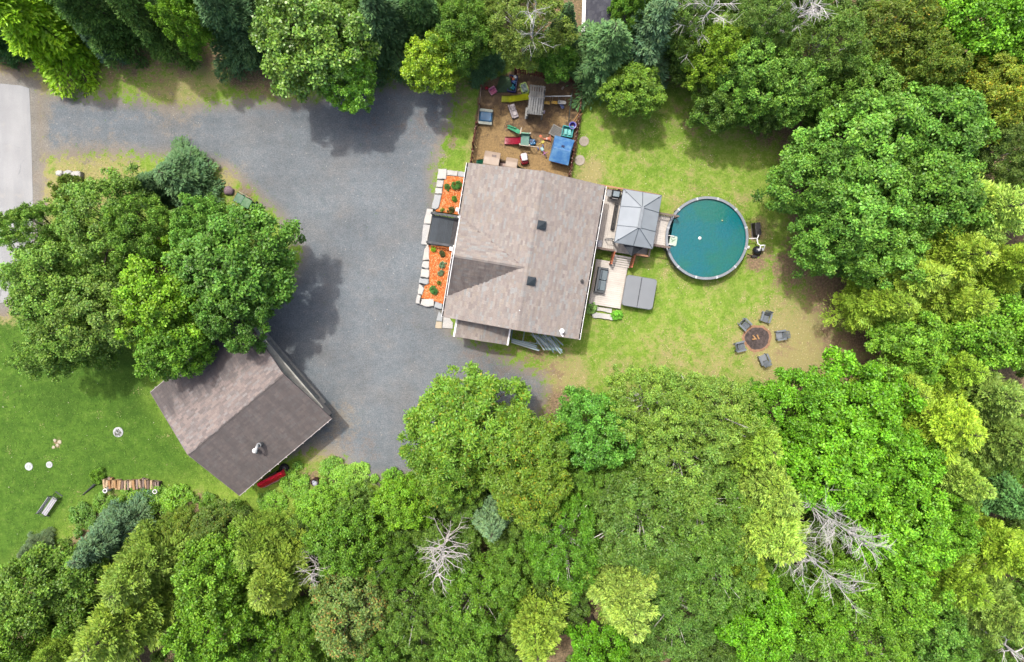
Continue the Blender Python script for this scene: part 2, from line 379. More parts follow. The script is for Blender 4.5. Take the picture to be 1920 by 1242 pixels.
def gable_roof(par, hw, hl, ze, xr, zr, pal, mat, seed, deckmat, cut=None):
    'ridge along y; two slopes with shingles, ridge caps'
    rnd = np.random.RandomState(seed)
    for side, x in (('w', -hw), ('e', hw)):
        a, b = (( x, hl, ze), (x, -hl, ze)) if side == 'w' else ((x, -hl, ze), (x, hl, ze))
        c, d = (xr, b[1], zr), (xr, a[1], zr)
        mb = MB(); slab(mb, [a, b, c, d], .12); sl = part('roof_slope', mb, deckmat, par)
        u, v, n = plane_frame(a, b, d); L = 2*hl; S = (Vector(d)-Vector(a)).length
        mb = MB(); shingles(mb, rnd, Vector(a)+n*.002, u, v, n, [(0.0,0),(L,0),(L,S-.02),(0,S-.02)], pal)
        part('shingles', mb, mat, sl, attr=True, kind='stuff')
    mb = MB(); y = -hl
    while y < hl-.02:
        y2 = min(y+.2, hl); c = pal[rnd.choice(len(pal))]; sl_w = (zr-ze)/(xr+hw); sl_e = (zr-ze)/(hw-xr); h = .03
        mb.add([(xr-.15,y,zr-.15*sl_w+h),(xr,y,zr+h+.012),(xr+.15,y,zr-.15*sl_e+h),(xr-.15,y2+.04,zr-.15*sl_w+h-.014),(xr,y2+.04,zr+h),(xr+.15,y2+.04,zr-.15*sl_e+h-.014)],
               [(0,1,4,3),(1,2,5,4)], c); y = y2
    part('ridge_cap', mb, mat, par, attr=True)

# ------------------------------------------------------------------ the house
HX, HY, HA = .78, 3.13, -9.5
HM = Matrix.Translation((HX, HY, 0)) @ Matrix.Rotation(R(HA), 4, 'Z')
def HL(x, y, z=0): return HM @ Vector((x, y, z))
hw, hl, ZE, XR, ZR = 4.61, 5.19, 3.4, .4, 4.9
house = thing('house', 'single storey house with large beige shingled roof and dark cross gable face', 'house', (HX, HY, 0), HA)
SID = M((214,206,196), .7, .9, .08); RD = M((150,136,132), .9)
mb = MB(); wx, wy = hw-.42, hl-.3
mb.prism([(-wx,-wy),(wx,-wy),(wx,wy),(-wx,wy)], 0, ZE-.05)
mb.add([(-wx,-wy,ZE-.05),(wx,-wy,ZE-.05),(XR,-wy,ZR-.16)], [(0,1,2)]); mb.add([(wx,wy,ZE-.05),(-wx,wy,ZE-.05),(XR,wy,ZR-.16)], [(0,1,2)])
wall = part('wall', mb, SID, house)
mb = MB(); mb.prism([(-wx-.02,-wy-.02),(wx+.02,-wy-.02),(wx+.02,wy+.02),(-wx-.02,wy+.02)], 0, .55); part('foundation', mb, M((170,168,164), .9), house)
gable_roof(house, hw, hl, ZE, XR, ZR, PALH, MSH, 3, RD)
# cross gable over the front stairs
gy, gh = -1.06, 2.68; gx = -4.42; gz = ZE+1.4; xi = -hw+(gz-ZE)/(ZR-ZE)*(XR+hw)
for s in (1, -1):
    e0 = (gx-.14, gy+s*gh, ZE+.03); e1 = (gx, gy, gz); e2 = (xi+.1, gy, gz)
    pts = [e0, e1, e2]
    mb = MB(); q = [Vector(p)+Vector((0,0,.05)) for p in pts]; slab(mb, q if s < 0 else q[::-1], .08)
    sl = part('gable_slope', mb, RD, house)
    u = Vector((1,0,0)); dn = (Vector((gx,gy+s*gh,ZE+.03))-Vector(e1)); v = -dn.normalized(); n = u.cross(v)
    if n.z < 0: n = -n
    o = Vector((gx-.14, gy+s*gh, ZE+.085)); S = dn.length
    mb = MB(); rnd = np.random.RandomState(11+s)
    shingles(mb, rnd, o, u, v, n, [(-.02,-.02),(xi+.25-gx,S),(.05,S)], PALH)
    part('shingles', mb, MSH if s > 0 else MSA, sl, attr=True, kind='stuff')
mb = MB(); x = gx
while x < xi:
    mb.add([(x,gy-.13,gz+.02),(x,gy,gz+.1),(x,gy+.13,gz+.02),(x+.24,gy-.13,gz+.01),(x+.24,gy,gz+.09),(x+.24,gy+.13,gz+.01)], [(0,3,4,1),(1,4,5,2)], PALH[rs.choice(8)]); x += .2
part('ridge_cap', mb, MSH, house, attr=True)
mb = MB(); mb.add([(gx+.1,gy-gh,ZE-.05),(gx+.1,gy+gh,ZE-.05),(gx+.1,gy,gz-.05)], [(0,1,2),(0,2,1)]); part('gable_wall', mb, SID, house)
mb = MB()
for s in (1,-1): mb.bar((gx-.16,gy+s*gh,ZE+.02),(gx-.03,gy,gz+.02),.05,.16)
part('rake_board', mb, WHITE, house)
# gutters, fascia
def gutter(par, x, y0, y1, z, s):
    mb = MB()
    for a, b in (((0,-.1),(0,0)),((0,-.1),(.1*s,-.1)),((.08*s,-.1),(.1*s,.01))):
        p = [(x+a[0],y0,z+a[1]),(x+b[0],y0,z+b[1]),(x+b[0],y1,z+b[1]),(x+a[0],y1,z+a[1])]; mb.add(p, [(0,1,2,3),(3,2,1,0)])
    mb.box(min(x+.085*s,x+.115*s), max(x+.085*s,x+.115*s), y0, y1, z-.012, z+.012)
    mb.box(x-.01, x+.12*s, y0, y0+.012, z-.1, z) if s > 0 else mb.box(x+.12*s, x+.01, y0, y0+.012, z-.1, z)
    y = y0+.4
    while y < y1:
        mb.box(min(x,x+.12*s), max(x,x+.12*s), y, y+.025, z-.02, z-.008); y += .9
    return part('gutter', mb, WHITE, par)
gutter(house, -hw-.012, 1.75, hl, ZE+.0, -1); gutter(house, -hw-.012, -hl, -.55, ZE, -1); gutter(house, hw+.012, -hl, hl, ZE, 1)
for s in (1,-1):
    mb = MB()
    for x in (-hw, hw): mb.bar((x, s*(hl+.012), ZE-.09), (XR, s*(hl+.012), ZR-.09), .02, .15)
    part('rake_board', mb, M((168,156,148), .6), house)
for y in (2.05, -.6):
    mb = MB(); mb.box(-4.95,-4.62,y-.12,y+.12,3.16,3.26); mb.box(-4.86,-4.76,y-.05,y+.05,.9,3.16); part('porch_post', mb, WHITE, house)
# roof vents and pipes
for (x, y) in ((.86, 1.78), (.80, -1.9)):
    z = ZR-(x-XR)*(ZR-ZE)/(hw-XR)
    mb = MB(); mb.box(x-.2,x+.2,y-.2,y+.2,z-.08,z+.16); mb.add([(x-.28,y-.28,z+.16),(x+.28,y-.28,z+.16),(x+.28,y+.28,z+.16),(x-.28,y+.28,z+.16),(x,y,z+.4)], [(3,2,1,0),(0,1,4),(1,2,4),(2,3,4),(3,0,4)])
    part('roof_vent', mb, M((70,80,88), .4, 1, .1), house)
mb = MB(); mb.tube([(4.15,-1.31,3.4),(4.15,-1.31,3.85)], .07, 8); mb.lathe([(.12,0),(.1,.05),(0,.06)], 8, (4.15,-1.31,3.85)); part('vent_pipe', mb, M((50,48,50)), house)
mb = MB(); mb.lathe([(.05,0),(.05,.22),(.0,.24)], 8, (.38,-3.9,4.7)); part('vent_pipe', mb, WHITE, house)
mb = MB(); mb.lathe([(.1,0),(.1,.5),(.16,.5),(.16,.6),(0,.66)], 10, (3.35,-4.78,3.75)); mb.ob((3.2,-5.0,3.85),(.5,.14,.06),18); mb.ob((3.42,-5.05,3.83),(.3,.1,.06),-40); part('vent_pipe', mb, WHITE, house)
# low gabled porch roof at the south end
lw, px_, lz = 1.86, -1.89, 2.55
for s in (1,-1):
    a = (px_+s*lw,-5.2,lz); b = (px_+s*lw,-6.42,lz); c = (px_,-6.42,lz+.42); d = (px_,-5.2,lz+.42)
    p = [a,b,c,d] if s < 0 else [b,a,d,c]
    mb = MB(); slab(mb, p, .1); sl = part('porch_roof', mb, RD, house)
    u, v, n = plane_frame(p[0], p[1], p[3]); mb = MB()
    shingles(mb, np.random.RandomState(21+s), Vector(p[0])+n*.002, u, v, n, [(0,0),(1.22,0),(1.22,1.89),(0,1.89)], [tuple(x*.86 for x in c_) for c_ in PALH])
    part('shingles', mb, MSH, sl, attr=True, kind='stuff')
    mb = MB(); mb.box(px_+s*lw-.06, px_+s*lw+.06, -6.44, -5.2, lz-.14, lz+.03); part('fascia', mb, WHITE, house)
    for y in (-6.25,):
        mb = MB(); mb.box(px_+s*(lw-.25)-.06, px_+s*(lw-.25)+.06, y-.06, y+.06, 0, lz-.05); part('post', mb, WHITE, house)
mb = MB(); mb.box(-3.3,-.4,-6.3,-5.0,0,.22); part('porch_floor', mb, M((170,166,160)), house)
def window(par, c, w, h, axis, s):
    'window with frame, sill and panes in a wall facing s*axis'
    mk = lambda u0,u1,z0,z1,d0,d1: (lambda m: m.box(min(c[0]+s*d0,c[0]+s*d1),max(c[0]+s*d0,c[0]+s*d1),c[1]+u0,c[1]+u1,c[2]+z0,c[2]+z1) if axis=='x' else m.box(c[0]+u0,c[0]+u1,min(c[1]+s*d0,c[1]+s*d1),max(c[1]+s*d0,c[1]+s*d1),c[2]+z0,c[2]+z1))
    m = MB(); mk(-w/2,w/2,h/2-.08,h/2,0,.06)(m); mk(-w/2,w/2,-h/2,-h/2+.08,0,.06)(m); mk(-w/2,-w/2+.08,-h/2+.08,h/2-.08,0,.06)(m); mk(w/2-.08,w/2,-h/2+.08,h/2-.08,0,.06)(m); mk(-.03,.03,-h/2+.08,h/2-.08,0,.05)(m)
    f = part('window', m, WHITE, par)
    m = MB(); mk(-w/2+.08,w/2-.08,-h/2+.08,h/2-.08,.005,.02)(m); part('pane', m, M((70,84,92), .08, 1, .1, spec=.6), f)
for y in (3.6, -3.2): window(house, (-wx, y, 2.0), 1.6, 1.2, 'x', -1)
for y in (-1.2, -3.8): window(house, (wx, y, 2.1), 1.5, 1.1, 'x', 1)
for x in (-2, 2.2): window(house, (x, wy, 2.1), 1.4, 1.1, 'y', 1)
window(house, (2.4, -wy, 2.1), 1.5, 1.1, 'y', -1)
mb = MB(); mb.box(-wx-.05,-wx,.3,1.25,.95,3.0); d = part('door', mb, M((60,66,74), .5), house); mb = MB(); mb.ball((-wx-.09,.42,1.95),.05,4); part('handle', mb, M((200,190,160),.3), d)
mb = MB(); mb.box(wx,wx+.05,2.3,4.1,1.02,3.05); d = part('patio_door', mb, M((80,92,100), .15), house); mb = MB(); mb.box(wx+.05,wx+.08,3.17,3.23,1.8,2.2); part('handle', mb, WHITE, d)

# front stairs: dark platform with side walls
def on_house(name, label, cat, x, y, z=0, group=None, rz=0): return thing(name, label, cat, HL(x, y, z), HA+rz, group)
DARK = wood((78,88,98), 1, .12, (40,2,40)); DK2 = M((58,66,76), .55, 1, .2)
st = on_house('front_steps', 'charcoal boarded entrance platform with side rails between the mulch beds', 'steps', -5.75, .75)
for i in range(12):
    x0 = -1.03+i*.13; z = .62 if i > 3 else .62-(4-i)*.045
    mb = MB(); mb.box(x0, x0+.118, -.95, .95, z-.035, z); part('plank', mb, DARK, st)
mb = MB(); mb.box(.53,1.1,-1.0,1.0,.0,.66); part('landing', mb, M((64,62,68), .7), st)
mb = MB(); mb.box(-1.0,.5,-.93,.93,0,.4); part('frame', mb, DK2, st)
for s in (1,-1):
    mb = MB(); mb.bar((-1.12,s*1.03,.95),(.95,s*1.03,1.3),.16,.07); r_ = part('handrail', mb, DK2, st)
    for k in range(10):
        x = -1.0+k*.2; mb = MB(); mb.box(x-.02,x+.02,s*1.03-.025,s*1.03+.025,.05,1.0+(x+1)*.15); part('baluster', mb, DK2, r_)
    for x in (-1.05,.9):
        mb = MB(); mb.box(x-.06,x+.06,s*1.03-.06,s*1.03+.06,0,1.05 if x < 0 else 1.4); part('post', mb, WHITE if x > 0 else DK2, st)

# ------------------------------------------------------------------ mulch beds and stone borders
def stone_mat():
    t = NT('flagstone'); v = t.co(); rd_ = t.n('ObjectInfo').outputs['Random']
    c = t.mix(t.ramp(t.noise(v, 2.5, 5), .35, .65), A((214,214,212), 1.15), A((232,228,220), 1.15))
    c = t.mix(t.ramp(rd_, .55, .9), c, A((196,202,206), 1.1)); c = t.mix(t.ramp(rd_, .0, .12, 1, 0), c, A((228,214,186)))
    c = t.scale(c, t.ramp(t.noise(v, 18, 4, .7), .25, .75, .82, 1.14)); t.bump(t.noise(v, 12, 5), .5, .03)
    return t.fin(c, .9, .2)
MST = stone_mat()
def stones(name, label, polys, z0, z1, ch=.04):
    c = sum((P(*q, z1) for p in polys for q in p), Vector())/sum(len(p) for p in polys); c.z = 0
    th = thing(name, label, 'stones', c)
    for p in polys:
        mb = MB(); pts = []; rz = random.Random(str(p))
        q = [P(*a, z1)-c for a in p]
        for i in range(len(q)):     # roughen the outline
            a, b = q[i], q[(i+1)%len(q)]; d = b-a; pts.append(a)
            for f in (.33,.66):
                w = Vector((-d.y, d.x, 0)).normalized()*rz.uniform(-.025,.025); pts.append(a+d*f+w)
        h = z1+rz.uniform(-.05,.05); mb.prism([(x.x,x.y) for x in pts], z0, h, ch); part('stone', mb, MST, th)
    return th
UP = [[(821.5,316.8),(837.7,316.8),(836.4,336.7),(819.6,336)],[(838.5,319),(858.5,320.4),(858,330.3),(838,329)],[(859.4,321.3),(873.7,323.2),(871.8,332.2),(858.9,331)],
 [(819.6,337.3),(831.9,338.2),(829.3,351.3),(817,350.1)],[(816.4,352),(829.9,353),(828.6,363.9),(815.1,362.8)],[(814.5,364.8),(828,365.4),(822.8,389),(817,393.4),(809.3,390.2)]]
LOW = [[(801,458.7),(803,458.7),(804.8,468.8),(804.8,487.5),(791.7,488.7),(795.4,467.4)],[(792.5,490.6),(804.5,489.9),(804,503.2),(801,504.4),(790.3,501)],[(789.6,504.4),(804.8,506.2),(804.8,519.4),(801,521.7),(788,519)],
 [(787.4,521.4),(804,523.6),(804,531.2),(799.7,534),(785.2,531)],[(785.2,532.4),(791.7,535.9),(795.8,541.3),(791.7,553.6),(783.3,551)],[(782.3,552.6),(789.4,555),(786.9,570.8),(779.4,568.6)],
 [(790.5,560.9),(814.2,560),(813.3,574.6),(799,575.8),(787.6,571.4)],[(815.9,566),(829.4,570.3),(828,580.4),(814,576.8)]]
stones('stone_border', 'pale stone blocks edging the mulch bed above the charcoal steps', UP, 0, .36)
stones('stone_border', 'pale stone blocks edging the mulch bed below the charcoal steps', LOW, 0, .36)
stones('stone_step', 'two long grey stone slabs laid along the foot of the charcoal steps', [[(800.3,391.5),(811.9,392.8),(807.4,420.3),(794.5,419.6)],[(793.8,421.3),(806.7,421.3),(800.3,459.8),(789.3,458.5)]], 0, .17, .02)
stones('stone_paving', 'pale flagstones at the corner by the low porch roof', [[(823,583),(830,593.5),(828.7,603.4),(817.8,601.8)],[(817.8,603.2),(828.7,604),(828,616.7),(816,615.2)],[(831.6,592.8),(841,595),(849.7,605.8),(849,616.7),(829.4,615.2)]], 0, .12, .02)
stones('stone_wall', 'short L shaped wall of pale stone blocks in dry grass by the road', [[(103.5,322),(109,319.5),(116,320.5),(116.5,326),(113,330),(105,329)],[(117.5,321),(126,318.6),(133,321),(133,327),(125,329),(117.8,327)],[(134,322),(144,320.5),(150,322),(149,331),(132.5,331)],[(138,332),(149,332.5),(149,344.5),(137,344)],[(137,345.5),(149,346),(150,361),(138,360)]], 0, .45, .06)
stones('stone_step', 'two grey flagstone steps with leafy plants at the end of the lower deck', [[(1110,574),(1148,579),(1147,588),(1134,585),(1120,583),(1112,582)],[(1109,590),(1118,586),(1148,590),(1149,601),(1138,599),(1124,597),(1112,596)]], 0, .18, .03)
MUL = M_attr('wood_mulch', .9, .25, 40)
PALM = [A(x, 1.45)[:3] for x in ((232,142,78),(214,118,58),(244,170,110),(196,104,56),(226,150,96),(240,190,140),(170,90,52))]
def mulch(label, pts, seed):
    q = [P(*p, .28) for p in pts]; c = sum(q, Vector())/len(q); c.z = 0; q = [a-c for a in q]
    mb = MB(); mb.prism([(a.x,a.y) for a in q], .0, .28, 0, PALM[1]); th = part('mulch_bed', mb, MUL, None, attr=True); th.location = c; tag(th, kind='structure')
    pa = np.array([(a.x,a.y) for a in q]); r = random.Random(seed); mb = MB(); k = 0
    x0,y0 = pa.min(0); x1,y1 = pa.max(0); n = int((x1-x0)*(y1-y0)*260)
    while k < n:
        x, y = r.uniform(x0,x1), r.uniform(y0,y1); k += 1
        if sdist(np.array([x]), np.array([y]), pa)[0] > .03:
            mb.ob((x,y,.29+r.uniform(0,.025)), (r.uniform(.05,.14), r.uniform(.02,.05), .012), r.uniform(0,180), r.uniform(-25,25), 0, PALM[r.randrange(7)])
    part('wood_chips', mb, MUL, th, attr=True, kind='stuff')
mulch('', [(838,330),(872,332),(861,403),(816,396),(823,390),(829,365),(833,338)], 1)
mulch('', [(803,460),(850,464.5),(831,570.3),(814,565),(790,559),(796,537),(804.8,531),(805,469)], 2)

# ------------------------------------------------------------------ decks, gazebo, pool
DECK = wood((246,238,228), 1.05, .06, (2,40,40), .12); DECKG = wood((206,198,190), 1, .08, (2,40,40), .15); RAIL = wood((214,160,124), 1, .1, (2,40,40), .15); RAILG = wood((150,132,122), 1, .1)
def planks(par, x0, x1, y0, y1, z, along='x', w=.14, mat=DECK, th=.04):
    a, b = (y0, y1) if along == 'x' else (x0, x1); n = max(1, round((b-a)/w)); w = (b-a)/n
    for i in range(n):
        p, q = a+i*w+.004, a+(i+1)*w-.004; mb = MB()
        mb.box(x0,x1,p,q,z-th,z) if along == 'x' else mb.box(p,q,y0,y1,z-th,z); part('plank', mb, mat, par)
def railing(par, p, q, z, h=.95, mat=RAIL, top=None, step=.16):
    p, q = Vector((*p, z)), Vector((*q, z)); L = (q-p).length; n = max(1, round(L/1.6))
    mb = MB()
    for i in range(n+1):
        c = p+(q-p)*i/n; mb.box(c.x-.045,c.x+.045,c.y-.045,c.y+.045,z-.2,z+h)
    mb.bar(p+Vector((0,0,h)), q+Vector((0,0,h)), .12, .04); mb.bar(p+Vector((0,0,.12)), q+Vector((0,0,.12)), .05, .06)
    r_ = part('railing', mb, mat, par); k = int(L/step)
    for i in range(1, k):
        c = p+(q-p)*i/k; mb = MB(); mb.box(c.x-.017,c.x+.017,c.y-.017,c.y+.017,z+.1,z+h-.02); part('baluster', mb, mat, r_)
dk = on_house('upper_deck', 'raised pale timber deck under the grey gazebo beside the house', 'deck', 7, 3.3)
ox, oy = 7, 3.3
planks(dk, wx-ox+.02, 6.2-ox, 1.2-oy, 5.5-oy, 1.0, 'y', .14)
planks(dk, 6.21-ox, 8.62-ox, 1.2-oy, 5.5-oy, 1.0, 'y', .14, DECKG)
mb = MB(); mb.box(wx-ox+.05, 8.6-ox, 1.22-oy, 1.27-oy, .7, .955); mb.box(wx-ox+.05, 8.6-ox, 5.43-oy, 5.48-oy, .7, .955); mb.box(8.55-ox, 8.6-ox, 1.27-oy, 5.43-oy, .7, .955)
for x in (4.6, 6.5, 8.5):
    for y in (1.3, 3.3, 5.4): mb.box(x-ox-.06,x-ox+.06,y-oy-.06,y-oy+.06,0,.95)
part('frame', mb, RAILG, dk)
railing(dk, (4.45-ox,5.46-oy), (8.56-ox,5.46-oy), 1.0); railing(dk, (4.6-ox,1.22-oy), (6.15-ox,1.22-oy), 1.0, mat=RAILG); railing(dk, (7.72-ox,1.22-oy), (8.56-ox,1.22-oy), 1.0)
railing(dk, (8.58-ox,1.22-oy), (8.58-ox,2.0-oy), 1.0, mat=RAILG); railing(dk, (8.58-ox,4.35-oy), (8.58-ox,5.46-oy), 1.0, mat=RAILG)
mb = MB()
for i in range(5):
    y = 1.05-oy-i*.15; z = 1.0-(i+1)*.105; mb.box(6.3-ox,7.58-ox,y-.15,y-.02,z-.04,z)
stairs = part('stairs', mb, DECK, dk)
for x in (6.22, 7.66):
    mb = MB(); mb.bar((x-ox,1.15-oy,1.9),(x-ox,.35-oy,1.3),.1,.05); mb.bar((x-ox,1.1-oy,.9),(x-ox,.35-oy,.35),.05,.2)
    for k in range(6):
        y = 1.1-k*.15; mb.box(x-ox-.02,x-ox+.02,y-oy-.02,y-oy+.02,.85-k*.11,1.85-k*.112)
    mb.box(x-ox-.05,x-ox+.05,.3-oy,.4-oy,.3,1.4); part('stair_rail', mb, wood((214,128,94)), stairs)
pdk = on_house('pool_deck', 'small timber platform joining the gazebo deck to the round pool', 'deck', 9.4, 3.16)
planks(pdk, 8.66-9.4, 10.05-9.4, 2.08-3.16, 4.25-3.16, 1.0, 'x', .14)
mb = MB(); mb.box(-.7,.6,-1.05,1.05,.75,.95)
for x in (-.65,.5):
    for y in (-1,1): mb.box(x-.05,x+.05,y-.05,y+.05,0,.9)
part('frame', mb, RAILG, pdk); railing(pdk, (-.7,1.1), (.75,1.1), 1.0, .9, RAILG); railing(pdk, (-.7,-1.1), (.55,-1.1), 1.0, .9, RAILG)
ldk = on_house('lower_deck', 'low pale timber deck with grey sofa beside the hot tub', 'deck', 6.4, -1.05)
planks(ldk, -1.1, 1.08, -1.62, 1.6, .4, 'x', .14)
mb = MB(); mb.box(-1.08,1.06,-1.6,1.58,.05,.355); part('frame', mb, RAILG, ldk)
mb = MB(); mb.box(-1.2,-1.105,-1.62,1.6,.3,.405); mb.box(1.085,1.12,-1.62,1.6,.25,.405); part('edge_board', mb, DECKG, ldk)
# gazebo
gz_ = on_house('gazebo', 'grey hip roofed gazebo standing on the deck next to the pool', 'gazebo', 7.22, 3.45, 1.0)
GR = NT('gazebo_panel'); v_ = GR.co(); GRM = GR.fin(GR.scale(A((186,196,204)), GR.ramp(GR.noise(v_, 1.2, 4), .3, .7, .94, 1.05)), .42, .45)
FR = M((96,108,118), .4, 1, .1)
gx_, gy_, e_, rg, cl = 1.3, 1.8, 2.1, 2.92, .66
cor = [(-gx_,-gy_,e_),(gx_,-gy_,e_),(gx_,gy_,e_),(-gx_,gy_,e_)]; r1, r2 = (.03,-cl,rg), (.03,cl,rg)
pan = [[cor[0],cor[1],r1],[cor[1],cor[2],r2,r1],[cor[2],cor[3],r2],[cor[3],cor[0],r1,r2]]
for p in pan:      # split each face into its panels
    p = [Vector(a) for a in p]
    if len(p) == 3:
        m_ = (p[0]+p[1])/2; sub = [[p[0],m_,p[2]],[m_,p[1],p[2]]]
    else:
        lp = lambda a,b,f: a+(b-a)*f
        a1, a2 = lp(p[0],p[1],.32), lp(p[0],p[1],.68); sub = [[p[0],a1,p[3]],[a1,a2,p[2],p[3]],[a2,p[1],p[2]]]
    for q in sub:
        mb = MB(); slab(mb, q, .02); part('roof_panel', mb, GRM, gz_)
up_ = Vector((0,0,.02)); ribs = [(cor[0],r1,.035),(cor[1],r1,.035),(cor[2],r2,.035),(cor[3],r2,.035)]
for y in (-1,1):
    f = y*gy_*.36; ribs += [((-gx_,f,e_),(.03,y*cl,rg),.025),((gx_,f,e_),(.03,y*cl,rg),.025),((0,y*gy_,e_),(.03,y*cl,rg),.03)]
for a, b, w in ribs:
    mb = MB(); mb.bar(Vector(a)+up_, Vector(b)+up_, w, .03); part('roof_rib', mb, FR, gz_)
mb = MB(); mb.ob((.03,0,rg+.05),(.2,2*cl+.1,.06)); part('ridge_cap', mb, M((150,160,168), .4), gz_)
mb = MB()
for a, b in zip(cor, cor[1:]+cor[:1]): mb.bar(Vector(a)-Vector((0,0,.04)), Vector(b)-Vector((0,0,.04)), .05, .08)
part('eave_frame', mb, FR, gz_)
for x in (-1,1):
    for y in (-1,1):
        mb = MB(); mb.box(x*1.1-.05,x*1.1+.05,y*1.6-.05,y*1.6+.05,0,e_+.15); part('post', mb, FR, gz_)
# things on the deck
um = on_house('patio_umbrella', 'charcoal square umbrella poking out below the gazebo roof edge', 'umbrella', 7.27, 1.82, 1.0, rz=45)
mb = MB(); s_ = .62; mb.add([(-s_,-s_,1.72),(s_,-s_,1.72),(s_,s_,1.72),(-s_,s_,1.72),(0,0,2.0)], [(0,1,4),(1,2,4),(2,3,4),(3,0,4),(1,0,4)]); part('canopy', mb, M((66,72,80), .8), um)
mb = MB(); mb.tube([(0,0,0),(0,0,2.02)], .025, 8); part('pole', mb, FR, um); mb = MB(); mb.lathe([(.25,0),(.25,.06),(.05,.1)], 14); part('base', mb, DK2, um)
g = on_house('barbecue_grill', 'dark barbecue grill with grey side shelf in the deck corner', 'grill', 5.62, 5.05, 1.0)
mb = MB(); mb.box(-.28,.28,-.25,.25,.1,.75); part('cabinet', mb, DK2, g, .02)
mb = MB(); mb.prism([(-.3,-.27),(.3,-.27),(.3,.27),(-.3,.27)], .75, 1.02, .1); part('lid', mb, M((50,56,62), .35), g); mb = MB(); mb.box(-.2,.22,-.2,.16,1.0,1.06); part('lid_top', mb, M((140,160,172), .25), g)
mb = MB(); mb.box(-.62,-.3,-.22,.22,.74,.79); part('side_shelf', mb, M((150,154,158), .4), g); mb = MB(); mb.bar((-.2,-.32,.9),(.2,-.32,.9),.03); part('handle', mb, M((190,190,190),.3), g)
for i, (x, y0, y1, w, c, lab) in enumerate(((5.86,2.7,4.55,.2,(72,74,82),'long dark planter box beside the gazebo on the deck'),)):
    t_ = on_house('planter_box', lab, 'planter', x, (y0+y1)/2, 1.0); L_ = (y1-y0)/2; mb = MB()
    mb.box(-w/2,w/2,-L_,L_,0,.06); mb.box(-w/2,-w/2+.03,-L_,L_,.06,.4); mb.box(w/2-.03,w/2,-L_,L_,.06,.4); mb.box(-w/2+.03,w/2-.03,-L_,-L_+.03,.06,.4); mb.box(-w/2+.03,w/2-.03,L_-.03,L_,.06,.4)
    part('box', mb, M(c, .8), t_); mb = MB(); r = random.Random(i)
    mb.box(-w/2+.03,w/2-.03,-L_+.03,L_-.03,.06,.33)
    for k in range(90): mb.ob((r.uniform(-.06,.06),r.uniform(-L_+.06,L_-.06),.34),(.06,.05,.04),r.uniform(0,90))
    part('soil', mb, M((122,120,118) if i == 0 else (90,90,96), .95, 1, .4, 8), t_)
t_ = on_house('cooler_box', 'small blue cooler with white lid on the deck by the house wall', 'cooler', 5.0, 1.58, 1.0)
mb = MB(); mb.box(-.18,.02,-.25,.25,0,.38); part('body', mb, M((54,68,128), .4), t_, .02); mb = MB(); mb.box(.03,.32,-.24,.24,0,.34); part('lid', mb, M((226,228,238), .4), t_, .02)
t_ = on_house('deck_gate', 'grey metal gate frame standing open on the pale deck', 'gate', 5.7, 1.95, 1.0)
mb = MB(); mb.tube([(-.2,0,0),(-.2,0,1.0)], .025, 6); mb.tube([(-.2,0,1.0),(.3,.03,1.0)], .025, 6); mb.tube([(.3,.03,0),(.3,.03,1.0)], .02, 6); mb.tube([(-.2,0,.15),(.3,.03,.15)], .02, 6); part('frame', mb, FR, t_)
so = on_house('outdoor_sofa', 'two seat dark grey outdoor sofa with blue grey cushions on the lower deck', 'sofa', 5.78, -.89, .4)
SF = M((92,98,104), .6, 1, .2, 6, 60); mb = MB(); mb.box(-.36,.36,-.9,.9,.03,.24); part('base', mb, SF, so, .02)
mb = MB(); mb.box(-.38,-.2,-.9,.9,.24,.72); part('backrest', mb, SF, so, .03)
for s in (1,-1):
    mb = MB(); mb.box(-.36,.36,s*.82-.08,s*.82+.08,.24,.52); part('armrest', mb, SF, so, .03)
    mb = MB(); mb.box(-.19,.37,s*.37-.355,s*.37+.355,.245,.42); part('cushion', mb, M((138,154,162), .85, 1, .08), so, .05)
    mb = MB(); mb.box(-.2,-.08,s*.37-.35,s*.37+.35,.43,.72); part('back_cushion', mb, M((112,126,136), .85, 1, .08), so, .05)
mb = MB(); mb.box(-.05,.3,-1.3,-1.26,0,.03); mb.ob((.42,-1.05,.03),(.3,.05,.03),5)
ht = on_house('hot_tub', 'square hot tub closed with a folded grey cover on the lawn', 'hot tub', 8.57, -1.3)
def rr(a, b, r, n=5):
    return [(sx*(a-r)+r*math.cos(t), sy*(b-r)+r*math.sin(t)) for sx, sy, t0 in ((1,1,0),(-1,1,90),(-1,-1,180),(1,-1,270)) for t in [R(t0+90*i/n) for i in range(n+1)]]
mb = MB(); mb.prism(rr(1.02,1.02,.2), 0, .76); part('cabinet', mb, M((70,72,74), .6), ht)
mb = MB(); mb.prism(rr(1.07,1.07,.22), .7, .8); part('rim', mb, M((96,100,104), .5), ht)
CV = M((150,157,164), .55, 1, .06, 1.5, 30)
for s in (1,-1):
    pts = [(x*s, y) for x, y in rr(1.1,1.1,.22) if x > 0]; x_ = .012*s
    pts = [(x_,-1.1)]+sorted(pts, key=lambda p: p[1])+[(x_,1.1)]
    mb = MB(); mb.prism(pts, .78, .9, .03); part('cover_half', mb, CV, ht)
mb = MB(); mb.box(-.1,.1,-1.108,-1.1,.7,.88); part('strap', mb, DK2, ht)
